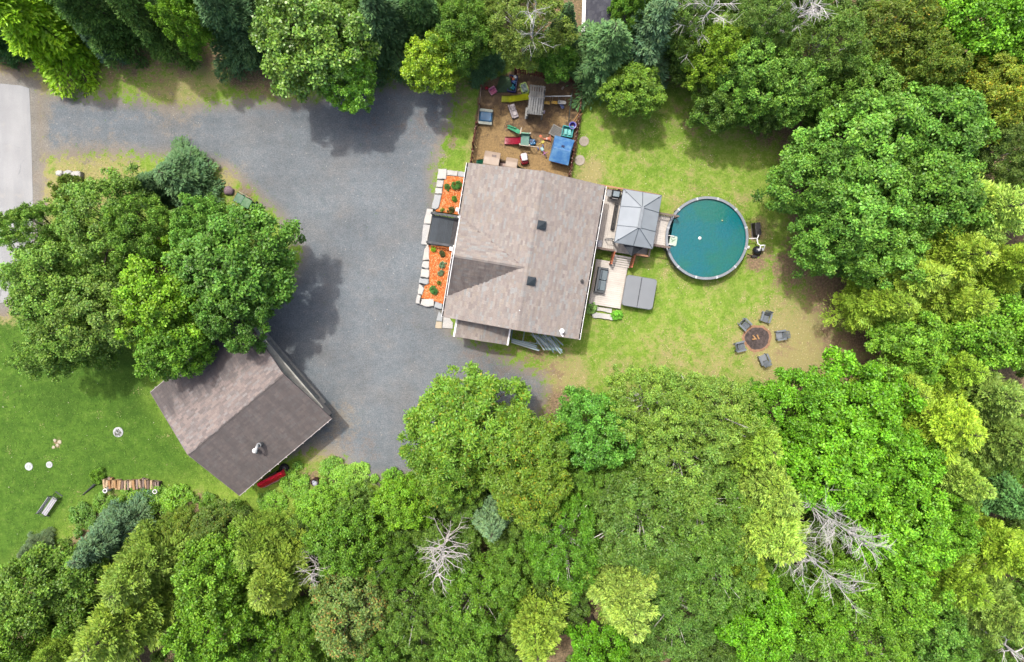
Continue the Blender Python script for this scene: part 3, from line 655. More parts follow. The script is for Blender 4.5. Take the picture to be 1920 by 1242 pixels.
# pool
PX, PY, PR = 13.66, 4.22, 2.86
pool = thing('swimming_pool', 'round above ground pool with grey rim and green blue water', 'pool', (PX,PY,0))
mb = MB(); n = 48
mb.lathe([(PR-.06,0),(PR-.06,1.15)], n, cap=False); PW = M((122,128,132), .4, 1, .08); w_ = part('pool_wall', mb, PW, pool, smooth=False)
mb = MB(); mb.lathe([(PR-.1,1.15),(PR-.1,.02),(0.001,.02)], n, cap=False); 
LN = NT('pool_liner'); vv = LN.co(); lc = LN.mix(LN.ramp(LN.noise(vv, .5, 5, .6), .45, .75), A((70,170,180)), A((92,150,120)))
part('liner', mb, LN.fin(LN.scale(lc, LN.ramp(LN.noise(vv, 6, 4), .3, .7, .85, 1.1)), .7), pool)
RIM = M((160,168,178), .35, 1, .06)
for i in range(12):
    a0, a1 = 2*math.pi*(i+.5)/12, 2*math.pi*(i+1.5)/12; mb = MB(); k = 6; vs = []
    for j in range(k+1):
        a = a0+(a1-a0)*j/k
        for r_, z in ((PR-.14,1.16),(PR-.12,1.2),(PR+.04,1.2),(PR+.06,1.15)): vs.append((r_*math.cos(a), r_*math.sin(a), z))
    mb.add(vs, [(j*4+q, (j+1)*4+q, (j+1)*4+q+1, j*4+q+1) for j in range(k) for q in range(3)]); part('rim', mb, RIM, pool)
    mb = MB(); mb.ob(((PR-.04)*math.cos(a0),(PR-.04)*math.sin(a0),1.205),(.2,.13,.04),math.degrees(a0)); part('joint_cap', mb, M((224,230,236), .4), pool, .01)
    mb = MB(); mb.ob(((PR-.02)*math.cos(a0),(PR-.02)*math.sin(a0),.58),(.1,.14,1.14),math.degrees(a0)); part('upright', mb, PW, pool)
WT = NT('pool_water'); vw = WT.co()
wc = WT.mix(WT.ramp(WT.noise(vw, .45, 5, .6), .4, .66), A((12,126,138)), A((32,130,118)))
wc = WT.scale(wc, WT.ramp(WT.noise(vw, 9, 4, .7), .25, .75, .84, 1.12)); WT.bump(WT.math('ADD', WT.noise(vw, 4, 4, .6), WT.math('MULTIPLY', WT.noise(vw, 14, 3, .6), .5)), .35, .04); WT.fin(wc, .12, .25)
mb = MB(); mb.prism([((PR-.1)*math.cos(a),(PR-.1)*math.sin(a)) for a in [2*math.pi*k/n for k in range(n)]], .9, 1.0); part('water', mb, WT.m, pool)
s_ = thing('pool_ladder', 'pale plastic ladder platform hooked over the pool rim at the deck', 'ladder', P(1262,452,1.0), HA)
LD = M((214,236,214), .4, 1, .06)
mb = MB(); mb.prism([(x+.0,y) for x, y in rr(.26,.34,.1)], -.02, .06); part('platform', mb, LD, s_)
for y in (-.3,.3):
    mb = MB(); mb.tube([(-.55,y,.02),(-.3,y,.22),(0,y,.22),(.1,y,-.1),(.14,y,-.9)], .025, 6); part('rail', mb, WHITE, s_, smooth=True)
mb = MB(); mb.tube([(-.1,-.1,.09),(.12,.12,.09)], .02, 6); mb.tube([(-.2,.15,.09),(-.02,.02,.09)], .016, 6); part('latch', mb, M((150,190,150)), s_)
mb = MB(); mb.lathe([(0.0,-.06),(.09,-.03),(.12,.02),(.1,.06),(.05,.07),(.05,.12),(0,.13)], 14); solo('chlorine_floater', mb, WHITE, 'white chlorine floater drifting near the middle of the pool', 'floater', P(1312,447,1.0), smooth=True)
mb = MB(); mb.ball((0,0,.03),.06,5); solo('small_ball', mb, M((210,220,170)), 'tiny pale ball floating in the upper right of the pool', 'ball', P(1354,414,1.0), smooth=True)
# filter and heater
eq = thing('pool_heater', 'black upright heater box beside the right rim of the pool', 'heater', P(1415,432,0), 6)
mb = MB(); mb.box(-.2,.2,-.42,.48,.03,.75); part('case', mb, M((58,56,60), .5), eq, .03); mb = MB()
for k in range(8): mb.box(-.15,.15,-.3+k*.09,-.26+k*.09,.75,.765)
part('grille', mb, M((34,34,38), .5), eq); mb = MB(); mb.box(-.24,.24,-.46,.52,0,.03); part('base', mb, M((120,118,116)), eq)
ft = thing('pool_filter', 'black sand filter ball with white pipes at the right pool rim', 'filter', P(1416,470,0))
mb = MB(); mb.lathe([(0.18,0),(.2,.12),(.27,.2),(.31,.4),(.27,.6),(.12,.7),(0,.72)], 16); part('tank', mb, M((52,56,64), .3), ft, smooth=True)
mb = MB(); mb.lathe([(.1,.7),(.1,.82),(.0,.84)], 10); mb.ob((.3,.05,.45),(.24,.2,.3)); part('valve', mb, M((210,214,220), .4), ft)
mb = MB(); mb.tube([(.05,0,.8),(.1,.3,.8),(-.1,.42,.8),(-.16,.75,.8),(-.05,1.0,.75)], .045, 7); mb.tube([(-.12,.8,.8),(-.62,.78,.8),(-.72,.78,.9)], .045, 7); mb.tube([(.1,.3,.8),(.4,.32,.8),(.42,.1,.6),(.4,.05,.35)], .045, 7); mb.tube([(-.05,1.0,.75),(.02,1.15,.5)], .05, 7)
part('pipe', mb, WHITE, ft, smooth=True)
mb = MB(); mb.tube([(.35,0,.25),(.3,-.35,.12),(-.1,-.42,.1),(-.5,-.36,.3),(-.8,-.3,.7)], .035, 6); mb.ob((-.1,-.42,.12),(.4,.16,.2),5); part('hose', mb, M((46,46,48)), ft)
mb = MB(); mb.lathe([(.1,0),(.1,.18),(.04,.22),(0,.22)], 12); solo('chlorine_jar', mb, WHITE, 'small white jar standing on bare soil between pool and filter', 'jar', P(1402,464,0))

# ------------------------------------------------------------------ fire pit and chairs
fp = P(1419,634)
fire = thing('fire_pit', 'round patch of dark ash ringed with reddish soil inside five chairs', 'fire pit', fp)
r = random.Random(5); mb = MB(); ring = [(.86*(1+r.uniform(-.08,.08))*math.cos(a), .8*(1+r.uniform(-.08,.08))*math.sin(a)) for a in [2*math.pi*k/22 for k in range(22)]]
mb.prism([(x*1.22,y*1.22) for x, y in ring], -.02, .016); part('soil_ring', mb, M((190,148,118), .95, 1, .25, 4, 18), fire)
mb = MB(); mb.prism(ring, -.02, .03); part('ash', mb, M((104,92,90), .95, 1, .45, 4, 16, bump=.6), fire)
mb = MB()
for k in range(120):
    a, q = r.uniform(0,6.28), .8*math.sqrt(r.random()); mb.ob((q*math.cos(a),q*math.sin(a)*.92,.03),(r.uniform(.03,.09),r.uniform(.02,.05),.03),r.uniform(0,180))
part('charcoal', mb, M((84,74,74), .95, 1, .4, 8), fire, kind='stuff')
for i, (x, y, a, l) in enumerate(((-.2,.05,-50,.36),(-.22,-.08,10,.3),(.05,.08,-65,.34))):
    mb = MB(); mb.tube([(-l/2,0,.09),(l/2,0,.1)], [.06,.055], 7); solo('firewood_log', mb, M((214,168,116), .9, 1, .25, 6), ('upper left split log lying crosswise in the fire pit','lower left split log lying flat in the fire pit','right hand split log leaning in the fire pit')[i], 'log', (fp.x+x, fp.y+y, -.0), a)
CH = M((140,150,160), .55, 1, .1, 4, 40); 
def adirondack(loc, rz, label):
    c = thing('garden_chair', label, 'chair', loc, rz, 'chairs around the fire pit'); c.scale = (.9, .9, .9)   # faces +x
    for k in range(5):
        mb = MB(); x = .34-k*.105; mb.ob((x,0,.36-k*.022),(.095,.5,.022),0,12); part('seat_slat', mb, CH, c)
    for k in range(5):
        y = (k-2)*.1; mb = MB(); mb.bar((-.17,y,.26),(-.52,y*1.25,.98-abs(k-2)*.05),.092,.022); part('back_slat', mb, CH, c)
    for s in (1,-1):
        mb = MB(); mb.ob((.02,s*.34,.58),(.74,.14,.026)); part('armrest', mb, CH, c)
        mb = MB(); mb.box(.32,.38,s*.3-.04,s*.3+.04,0,.567); part('leg', mb, CH, c)
        mb = MB(); mb.bar((.34,s*.27,.34),(-.42,s*.27,.05),.04,.14); part('side_rail', mb, CH, c)
        mb = MB(); mb.bar((-.3,s*.3,.0),(-.26,s*.3,.567),.05,.07); part('leg', mb, CH, c)
    mb = MB(); mb.bar((-.4,-.32,.7),(-.4,.32,.7),.03,.07); part('back_brace', mb, CH, c)
for (x, y, lab, da) in ((1396.6,608.7,'grey slatted chair at the upper left of the fire pit',0),(1435.9,595,'grey slatted chair at the top of the fire pit',0),(1464.6,628.6,'grey slatted chair right of the fire pit',0),(1433,674.7,'grey slatted chair at the bottom of the fire pit near the trees',8),(1387.7,650,'grey slatted chair at the lower left of the fire pit',-10)):
    p = P(x, y, .35); p.z = .0; adirondack(p, math.degrees(math.atan2(fp.y-p.y, fp.x-p.x))+da, lab)

# ------------------------------------------------------------------ the garage
GA = -50.2; gw, gl, gze, gxr, gzr = 4.65, 4.18, 2.7, .42, 4.4
gar = thing('garage', 'detached garage with stained mauve brown shingled gable roof', 'garage', (-18.6,-7.34,0), GA)
GW = M((224,218,210), .7, 1, .08); ax_, ay_ = gw-.35, gl-.55
mb = MB(); mb.prism([(-ax_,-ay_),(ax_,-ay_),(ax_,ay_),(-ax_,ay_)], 0, gze-.05)
mb.add([(-ax_,-ay_,gze-.05),(ax_,-ay_,gze-.05),(gxr,-ay_,gzr-.16)], [(0,1,2)]); mb.add([(ax_,ay_,gze-.05),(-ax_,ay_,gze-.05),(gxr,ay_,gzr-.16)], [(0,1,2)])
part('wall', mb, GW, gar)
gable_roof(gar, gw, gl, gze, gxr, gzr, PALG, MSG, 5, M((120,108,106), .9))
for s in (1,-1):
    mb = MB(); mb.box(min(s*gw,s*(gw+.045)), max(s*gw,s*(gw+.045)), -gl, gl, gze-.12, gze+.012); k = -gl+.5
    while k < gl:
        mb.box(min(s*(gw+.0),s*(gw+.1)), max(s*(gw+.0),s*(gw+.1)), k-.03, k+.03, gze-.05, gze+.03); k += .75
    part('gutter', mb, M((214,206,204), .5), gar)
for s in (1,-1):
    mb = MB()
    for x in (-gw, gw): mb.bar((x, s*(gl+.012), gze-.07), (gxr, s*(gl+.012), gzr-.07), .02, .15)
    part('rake_board', mb, M((150,138,138), .6), gar)
mb = MB(); mb.box(-2.6,2.6,ay_,ay_+.16,2.35,2.55); mb.box(-2.75,-2.6,ay_,ay_+.1,0,2.45); mb.box(2.6,2.75,ay_,ay_+.1,0,2.45); part('door_trim', mb, M((206,214,204), .5), gar)
for k in range(4):
    mb = MB(); mb.box(-2.58,2.58,ay_,ay_+.05+.0*k,.03+k*.57,.03+k*.57+.555); d = part('door_panel', mb, M((188,190,188), .5), gar, .01)
for x in (-3.45, 2.95):
    mb = MB(); mb.ob((x,ay_+.12,2.12),(.16,.2,.3)); mb.lathe([(.14,0),(.05,.1),(0,.11)], 8, (x,ay_+.14,2.28)); part('wall_lamp', mb, M((66,58,60), .4), gar)
mb = MB(); mb.box(-3.2,3.4,ay_,ay_+.2,-.05,.05); part('apron', mb, M((206,206,200), .9), gar)
mb = MB(); mb.box(-3.7,3.7,ay_,gl-.0,2.42,2.5); part('door_canopy', mb, M((204,204,194), .7, 1.2), gar)
mb = MB(); q = Vector((2.95,-.35,0)); z = gzr-(q.x-gxr)*(gzr-gze)/(gw-gxr)
mb.lathe([(.16,-.1),(.16,.55)], 10, (q.x,q.y,z)); part('chimney_pipe', mb, M((200,206,210), .35, 1, .1, metal=.6), gar)
mb = MB(); mb.tube([(q.x,q.y,z+.55),(q.x-.02,q.y,z+.75),(q.x+.1,q.y-.12,z+.95),(q.x+.22,q.y-.28,z+.9),(q.x+.3,q.y-.4,z+.62)], .1, 9); part('chimney_elbow', mb, M((222,226,228), .35), gar, smooth=True)
mb = MB(); mb.lathe([(.17,0),(.17,.05),(0,.12)], 12, (q.x+.1,q.y-.5,z+.4)); mb.lathe([(.06,-.5),(.06,.1)], 8, (q.x+.1,q.y-.5,z+.4)); part('vent_cap', mb, WHITE, gar)
# ------------------------------------------------------------------ things around the lawns
def lid(px, py, rpx, c, label, z=.06, deb=False):
    t_ = thing('tank_lid', label, 'lid', P(px,py)); r_ = rpx/26
    mb = MB(); mb.lathe([(r_*1.03,-.05),(r_*1.03,z*.6),(r_*.96,z),(0,z+.02)], 24); part('slab', mb, M(c, .85, 1, .12, 3, 14, bump=.3), t_)
    mb = MB(); mb.lathe([(r_*.45,z+.005),(r_*.45,z+.03),(r_*.4,z+.03),(r_*.38,z+.01)], 16, cap=False); part('ring', mb, M(tuple(int(x*.94) for x in c), .85), t_)
    if deb:
        mb = MB(); r = random.Random(3)
        for k in range(60):
            a, q = r.uniform(0,6.28), r_*.7*math.sqrt(r.random()); mb.ob((q*math.cos(a),q*math.sin(a)-.04,z+.02),(.08,.03,.015),r.uniform(0,180),20)
        part('leaf_litter', mb, M((90,96,70), .9), t_, kind='stuff')
lid(1095,265.5,9,(198,188,172),'upper of two round concrete lids beside the play yard fence')
lid(1087,301,9.4,(206,196,180),'lower of two round concrete lids beside the play yard fence')
lid(222,810.5,9.4,(222,226,228),'white round tank lid littered with leaves on the left lawn', deb=True)
lid(54.6,875,7.4,(226,236,232),'leftmost white round lid in the left lawn')
lid(93,871.5,6.1,(222,228,230),'smallest white round lid in the left lawn near two others')
for i, (x, y, s, lab) in enumerate(((103,826,.12,'upper left pale stone on the bare lawn patch'),(112,829,.15,'right hand pale stone on the bare lawn patch'),(107.5,835,.12,'middle pale stone on the bare lawn patch'),(100.5,839,.12,'lowest pale stone on the bare lawn patch'))):
    mb = MB(); mb.prism([(s*math.cos(a)*(1+.2*math.sin(3*a+i)), s*math.sin(a)) for a in [k*.9 for k in range(7)]], -.02, .05, .02); solo('pale_stone', mb, M((226,216,186), .9), lab, 'stone', P(x,y), i*40, 'pale stones on the bare patch of lawn')
b = thing('garden_bench', 'white slatted garden bench with dark iron ends on the left lawn', 'bench', P(98,945,.0), 54.5)
WB = M((226,226,236), .5, 1, .06)
for y in (-.12,.02):
    mb = MB(); mb.box(-.74,.74,y-.06,y+.06,.42,.46); part('seat_slat', mb, WB, b, .01)
for k in range(2):
    mb = MB(); mb.ob((0,.17+k*.05,.58+k*.16),(1.48,.03,.14),0,0,-14); part('back_slat', mb, WB, b, .01)
mb = MB(); mb.box(-.74,.74,-.28,-.2,.42,.45); part('seat_slat', mb, WB, b, .01)
for x in (-.78,.78):
    mb = MB(); mb.tube([(x,-.32,0),(x,-.26,.42),(x,.12,.4),(x,.28,.86)], .025, 6); mb.tube([(x,.3,0),(x,.12,.4)], .025, 6); mb.tube([(x,-.28,.42),(x,-.26,.64),(x,.16,.66)], .022, 6); part('iron_end', mb, M((76,84,88), .5), b)
    mb = MB(); mb.ob((x*1.16,0,.02),(.1,.62,.03)); part('foot', mb, M((70,86,80), .6), b)
# firewood stack with two posts
wsx = thing('firewood_stack', 'long low stack of split firewood on the left lawn near the garage', 'woodpile', P(247,908,.3), -1)
wsx.location.z = 0
LOGM = M_attr('split_wood', .9, .3, 22); r = random.Random(9); x = -2.02; PALW = [A(c)[:3] for c in ((222,186,142),(206,166,120),(196,150,108),(180,160,150),(232,204,166),(150,128,116))]
lm = []
while x < 2.0:
    w = r.uniform(.13,.24)
    for lv in range(2):
        mb = MB(); z0 = .04+lv*.24; zt = z0+.23+r.uniform(-.03,.05); h = .3+r.uniform(-.07,.07); oy_ = .05*math.sin(x*2.2)+r.uniform(-.05,.05); c = PALW[r.randrange(6)]
        if x > 1.2: c = PALW[r.choice((3,3,5,4))]
        m_ = Matrix.Translation((x+w/2,oy_,0)) @ Matrix.Rotation(R(r.uniform(-7,7)),4,'Z')
        vs = [(-w/2,-h,z0),(w/2,-h,z0),(w*.4,-h,zt-.03),(0,-h,zt),(-w*.42,-h,zt-.05)]; vs += [(a,h,c_) for a, _, c_ in vs]
        mb.add([m_ @ Vector(v_) for v_ in vs], [(0,1,2,3,4),(9,8,7,6,5)]+[(i,i+5,(i+1)%5+5,(i+1)%5) for i in range(5)], c); part('log', mb, LOGM, wsx, attr=True)
    x += w+.005
for x in (-1.72,1.86):
    mb = MB(); mb.lathe([(.16,0),(.16,.7),(.12,.7),(.12,.05)], 14, (x,-.42,0), cap=False); part('post_pipe', mb, WHITE, wsx)
t_ = thing('black_pipe', 'long tapered black pipe lying slanted in the grass left of the woodpile', 'pipe', P(170,916), 40)
mb = MB(); mb.tube([(-.75,0,.05),(-.3,0,.06),(.2,0,.09),(.62,.02,.12)], [.03,.055,.08,.1], 8); part('tube', mb, M((66,70,72), .5), t_); mb = MB(); mb.ball((.78,.02,.16),.17,6); part('bulb', mb, M((50,56,52), .7), t_)
# red plough, tyre and barrel beside the garage
t_ = thing('plough_blade', 'red metal plough blade lying along the garage wall', 'blade', P(509,899,.6), 27)
t_.location.z = 0
RDM = M((250,44,74), .35, 3.0, .08)
mb = MB(); mb.add([(-.95,.22,.95),(.95,.22,.95),(.98,.02,.9),(-.98,.02,.9),(1.0,-.22,.55),(-1.0,-.22,.55),(1.0,-.3,.12),(-1.0,-.3,.12)], [(3,2,1,0),(5,4,2,3),(7,6,4,5),(0,1,2,3),(3,2,4,5),(5,4,6,7)]); part('blade', mb, RDM, t_)
mb = MB(); mb.box(-1.0,1.0,-.36,-.3,0,.14); part('sheen_edge', mb, M((240,170,176), .4), t_)  # pale pink reflection of the blade put into this edge's colour
for x in (-.93,.93):
    mb = MB(); mb.add([(x-.02,.2,.93),(x-.02,-.2,.5),(x-.02,-.28,.1),(x-.02,.25,.05),(x+.02,.2,.93),(x+.02,-.2,.5),(x+.02,-.28,.1),(x+.02,.25,.05)], [(0,1,2,3),(7,6,5,4),(0,4,5,1),(1,5,6,2),(2,6,7,3),(3,7,4,0)]); part('end_plate', mb, RDM, t_)
mb = MB(); mb.box(-.6,.6,.25,.33,.1,.7); part('brace', mb, M((90,30,36), .5), t_)
t_ = thing('tyre', 'black tyre standing in the dark corner beside the garage wall', 'tyre', P(534,878), 20)
mb = MB(); mb.lathe([(.18,.02),(.3,.0),(.36,.06),(.36,.2),(.3,.26),(.18,.24),(.18,.02)], 18, cap=False); part('rubber', mb, M((44,44,48), .8), t_, smooth=True); mb = MB(); mb.lathe([(.18,.1),(.05,.14),(0,.14)], 14); part('rim', mb, M((110,112,116), .4), t_)
t_ = thing('barrel', 'dark red barrel holding a white bag in low weeds near the garage', 'barrel', P(594,901))
mb = MB(); mb.lathe([(.26,0),(.29,.12),(.27,.3),(.29,.45),(.28,.62),(.25,.62),(.24,.3)], 16, cap=False); part('drum', mb, M((104,62,66), .6), t_); mb = MB(); mb.ball((.04,-.08,.58),.2,6,sz=.7); mb.ball((-.06,.04,.6),.12,5); part('bag', mb, M((206,210,224), .7), t_, smooth=True)
# bins and boulders
for i, (x, y, lab) in enumerate(((449,372,'left of two green wheelie bins beside the gravel drive'),(463,380,'right of two green wheelie bins beside the gravel drive'))):
    t_ = thing('wheelie_bin', lab, 'bin', P(x,y,1.0), -30, 'green wheelie bins'); t_.location.z = 0
    G_ = M((60,122,84) if i == 0 else (66,132,70), .5, 1, .1)
    mb = MB(); mb.add([(-.22,-.26,.06),(.22,-.26,.06),(.22,.2,.06),(-.22,.2,.06),(-.29,-.34,.98),(.29,-.34,.98),(.29,.3,.98),(-.29,.3,.98)], [(3,2,1,0),(0,1,5,4),(1,2,6,5),(2,3,7,6),(3,0,4,7),(4,5,6,7)]); part('body', mb, G_, t_, .02)
    mb = MB(); mb.prism([(-.31,-.38),(.31,-.38),(.31,.3),(-.31,.3)], .98, 1.06, .03); part('lid', mb, G_, t_)
    mb = MB(); mb.tube([(-.27,.38,.98),(.27,.38,.98)], .025, 6); part('handle', mb, M((210,190,160) if i else (190,200,170)), t_)
    for s in (1,-1):
        mb = MB(); mb.tube([(s*.2,.28,.1),(s*.26,.28,.1)], .1, 10); part('wheel', mb, M((40,40,42)), t_)
mb = MB(); mb.box(-.2,.2,-.1,.1,0,.03); mb.box(-.2,-.17,-.1,.1,.03,.4)
solo('wooden_board', mb, M((224,178,144), .8), 'short pale wooden board behind the right green bin', 'board', P(468,376), -32)
def boulder(px, py, r_, c, label, seed, h=.7):
    rr_ = np.random.RandomState(seed); mb = MB(); mb.ball((0,0,r_*h*.5), r_, 7, sz=h); ph = rr_.uniform(0,6,6)
    mb.v = [(x*(1+.16*math.sin(3*x/r_+ph[0])+.1*math.sin(4*y/r_+ph[1])), y*(1+.16*math.sin(3*y/r_+ph[2])+.08*math.cos(5*x/r_+ph[3])), z*(1+.14*math.sin(3*x/r_+2*y/r_+ph[4]))) for x, y, z in mb.v]
    solo('boulder', mb, M(c, .9, 1, .2, 3, 14, bump=.5), label, 'boulder', P(px,py), seed*37, smooth=True)
boulder(430,358,.36,(158,136,146),'mauve grey boulder left of the green bins',2); boulder(477,391,.4,(112,124,150),'blue grey boulder right of the green bins under the maple',3)

# ------------------------------------------------------------------ play yard
PK = wood((132,70,54), 1, .16, (40,40,2)); PKT = M((236,214,190), .7, 1, .1)
def fence(label, pts, seed, tips=0.3):
    c = P(*pts[0]); t_ = thing('picket_fence', label, 'fence', c); r = random.Random(seed); meshes = []
    me = MB().prism([(-.045,-.011),(.045,-.011),(.045,.011),(-.045,.011)], .06, 1.12, .02).mesh('picket')
    for a, b in zip(pts, pts[1:]):
        p, q = P(*a)-c, P(*b)-c; d = q-p; L_ = d.length; an = math.atan2(d.y, d.x); nr = Vector((-d.y,d.x,0)).normalized()
        n = max(1, round(L_/1.9))
        for i in range(n+1):
            w = p+d*i/n; mb = MB(); mb.box(-.045,.045,-.045,.045,0,1.2); o = part('post', mb, PK, t_); o.location = w; o.rotation_euler[2] = an
        for z in (.35,.9):
            mb = MB(); mb.bar(p+Vector((0,0,z)), q+Vector((0,0,z)), .04, .08); part('rail', mb, PK, t_)
        k = int(L_/.15)
        for i in range(k):
            s = 1 if i % 2 else -1; w = p+d*(i+.5)/k+nr*s*.035; o = link('picket', me, t_, PK); o.location = w; o.rotation_euler = (r.uniform(-.03,.03), r.uniform(-.03,.03), an)
            if r.random() < tips:
                mb = MB(); mb.box(-.04,.04,-.012,.012,1.1,1.125); o2 = part('cap', mb, PKT, t_); o2.location = w; o2.rotation_euler[2] = an
fence('brown picket fence along the right side of the play yard', [(1091,159),(1081,245),(1066,333)], 1, .45)
fence('brown picket fence at the top of the play yard beneath the trees', [(966,138),(1020,146),(1089,157)], 2, .1)
fence('brown picket fence along the lower left side of the play yard', [(894,238),(888,275),(884,308)], 3, .35)
t_ = thing('rail_fence', 'thin single rail along the upper left side of the play yard', 'fence', P(903,168))
q = P(897,236)-P(903,168); mb = MB(); mb.bar((0,0,.8), q+Vector((0,0,.8)), .04, .05); part('rail', mb, M((170,146,128)), t_)
for f in (0,.5,1):
    mb = MB(); mb.box(-.04,.04,-.04,.04,0,1.0); o = part('post', mb, PK, t_); o.location = q*f
mb = MB(); mb.bar((0,0,0),(0,1.1,.9),.06,.04); mb.bar((.12,0,0),(.2,1.0,.8),.05,.04)
solo('leaning_board', mb, M((222,170,110), .8), 'two orange boards leaning on the right play yard fence', 'boards', P(1069,236), -38)
GREY = wood((176,176,172), 1, .1, (2,40,40), .25)
pt = thing('play_tower', 'weathered grey wooden play tower with slatted roof and yellow swing beam', 'play tower', P(1004,203), -6)
for x in (-.5,.5):
    for y in (-.75,.75):
        mb = MB(); mb.box(x-.05,x+.05,y-.05,y+.05,0,2.1); part('post', mb, GREY, pt)
for k in range(8):
    mb = MB(); y = -.75+k*.2; mb.box(-.55,.55,y,y+.185,1.1,1.14); part('floor_board', mb, GREY, pt)
for k in range(6):
    x = -.44+k*.165; mb = MB(); mb.bar((x,.0,2.75),(x-.02,.95,2.12),.115,.03); part('roof_slat', mb, GREY, pt)
    mb = MB(); mb.bar((x,-.02 if k%2 else -.75,2.75 if k%2 else 2.3),(x-.02,-1.0,2.1),.12,.03); part('roof_slat', mb, GREY, pt)
for k in (0,2,4,5):
    x = -.44+k*.165; mb = MB(); mb.bar((x,-.0,2.755),(x,-.76,2.3),.09,.03); part('roof_slat', mb, GREY, pt)
for y, z in ((.9,2.1),(0,2.68),(-.95,2.05)):
    mb = MB(); mb.box(-.58,.52,y-.04,y+.04,z-.05,z+.02); part('roof_beam', mb, GREY, pt)
mb = MB()
for k in range(4): mb.box(-.68,-.52,-.9-.0*k,-.3,.25+k*.25,.28+k*.25)
part('ladder', mb, GREY, pt)
mb = MB(); mb.tube([(.5,.3,2.0),(2.35,.52,2.0)], .04, 8); part('swing_beam', mb, M((170,176,180), .4), pt)
mb = MB(); mb.tube([(2.35,.52,2.0),(2.45,-.7,0)], .03, 6); mb.tube([(2.35,.52,2.0),(2.5,1.5,0)], .03, 6); part('swing_leg', mb, M((120,140,136), .4), pt)
for i, (x, y) in enumerate(((.75,.3),(1.3,.38))):
    mb = MB(); mb.prism([(x+a,y+b_) for a, b_ in rr(.24,.1,.08)], .5, .56); s_ = part('swing_seat', mb, M((238,186,24), .4), pt)
    mb = MB()
    for e in (-.2,.2): mb.tube([(x+e,y,.55),(x+e,y+.04,2.0)], .008, 4)
    part('chain', mb, M((180,180,170)), s_)
mb = MB(); mb.prism([(1.8+a,.42+b_) for a, b_ in rr(.3,.12,.1)], .55, .65); mb.ball((1.6,.46,.68),.1,5); s_ = part('glider', mb, M((240,240,232), .4), pt)
mb = MB(); mb.ob((1.85,.2,.45),(.2,.34,.1),35); part('glider_seat', mb, M((66,96,160), .5), s_); mb = MB()
for e in (-.2,.2): mb.tube([(1.8+e,.42,.6),(1.8+e,.47,2.0)], .008, 4)
part('chain', mb, M((180,180,170)), s_)
def slide(par, p, q, w, mat, wall=.1, wave=0, name='slide'):
    p, q = Vector(p), Vector(q); d = q-p; s = Vector((-d.y,d.x,0)).normalized()*w/2; mb = MB(); n = 10; vs = []
    for i in range(n+1):
        f = i/n; c = p+d*f; c.z = p.z+(q.z-p.z)*(1-(1-f)**1.6)+wave*math.sin(f*6.28)
        up = Vector((0,0,wall)); vs += [c+s+up, c+s, c-s, c-s+up]
    fs = []
    for i in range(n):
        for k in range(3): fs += [(4*i+k,4*i+4+k,4*i+5+k,4*i+1+k), (4*i+1+k,4*i+5+k,4*i+4+k,4*i+k)]
    mb.add(vs, fs); return part(name, mb, mat, par)
slide(pt, (-.55,.42,1.12), (-2.45,.32,.18), .42, M((224,232,50), .4, 1.9), .1, .05)
def toybox(name, label, cat, px, py, z, rz, group='toys in the play yard'): 
    t_ = thing(name, label, cat, P(px,py,z), rz, group); t_.location.z = .01; return t_
# small toys
t_ = toybox('toddler_chair', 'pink plastic toddler chair near the top left of the play yard', 'chair', 924,171,.3,-60)
PKM = M((238,150,186), .4); mb = MB(); mb.prism(rr(.2,.22,.08), .2, .26); part('seat', mb, M((226,96,150),.4), t_); mb = MB(); mb.prism([(-.22,-.22),(-.14,-.24),(-.14,.24),(-.22,.22)], .2, .55); part('backrest', mb, PKM, t_)
for s in (1,-1):
    mb = MB(); mb.ob((.0,s*.23,.34),(.42,.06,.1)); part('armrest', mb, PKM, t_)
    for x in (-.15,.15): mb = MB(); mb.box(x-.03,x+.03,s*.17-.03,s*.17+.03,0,.2); part('leg', mb, PKM, t_)
mb = MB(); mb.ball((0,0,.12),.13,6); solo('ball', mb, M((206,46,58), .4), 'small red ball in the top left corner of the play yard', 'ball', P(912.5,166.5), 0, 'toys in the play yard', smooth=True)
t_ = toybox('play_tent', 'olive green play tent below the spruce branches in the play yard', 'tent', 948,158,.4,5)
mb = MB(); mb.add([(-.85,-.42,0),(.48,-.5,0),(.5,.6,0),(-.3,.75,0),(.0,-.1,.75),(.35,.2,.85)], [(0,1,4),(1,5,4),(1,2,5),(2,3,5),(3,4,5),(3,0,4)]); part('canvas', mb, M((92,122,84), .85), t_); mb = MB(); mb.tube([(.35,.2,.87),(.52,-.48,.02)], .02, 5); part('pole', mb, M((60,70,60)), t_)
t_ = toybox('toy_bin', 'deep blue storage bin full of coloured toys in the play yard', 'bin', 961,157,.3,-8)
BL = M((36,60,150), .4); mb = MB(); mb.box(-.28,.28,-.55,.55,0,.05)
for s in (1,-1): mb.box(s*.28-.02,s*.28+.02,-.55,.55,.0,.35); mb.box(-.26,.26,s*.55-.02,s*.55+.02,0,.35)
part('tub', mb, BL, t_)
for i, (x, y, c, s) in enumerate(((-.08,-.2,(60,186,190),.2),(-.12,.08,(140,90,230),.12),(.1,-.3,(40,150,170),.14),(0,.3,(230,130,80),.12),(.12,.45,(226,236,240),.15),(.1,.1,(30,120,190),.16),(-.16,.38,(220,110,90),.08))):
    mb = MB(); mb.ob((x,y,.28),(s*1.6,s*1.4,.2),i*33,10,8); part('toy', mb, M(c,.4), t_, .02)
t_ = toybox('ride_on_buggy', 'lime green and grey ride on buggy beside the play tower', 'toy', 983,166,.3,20)
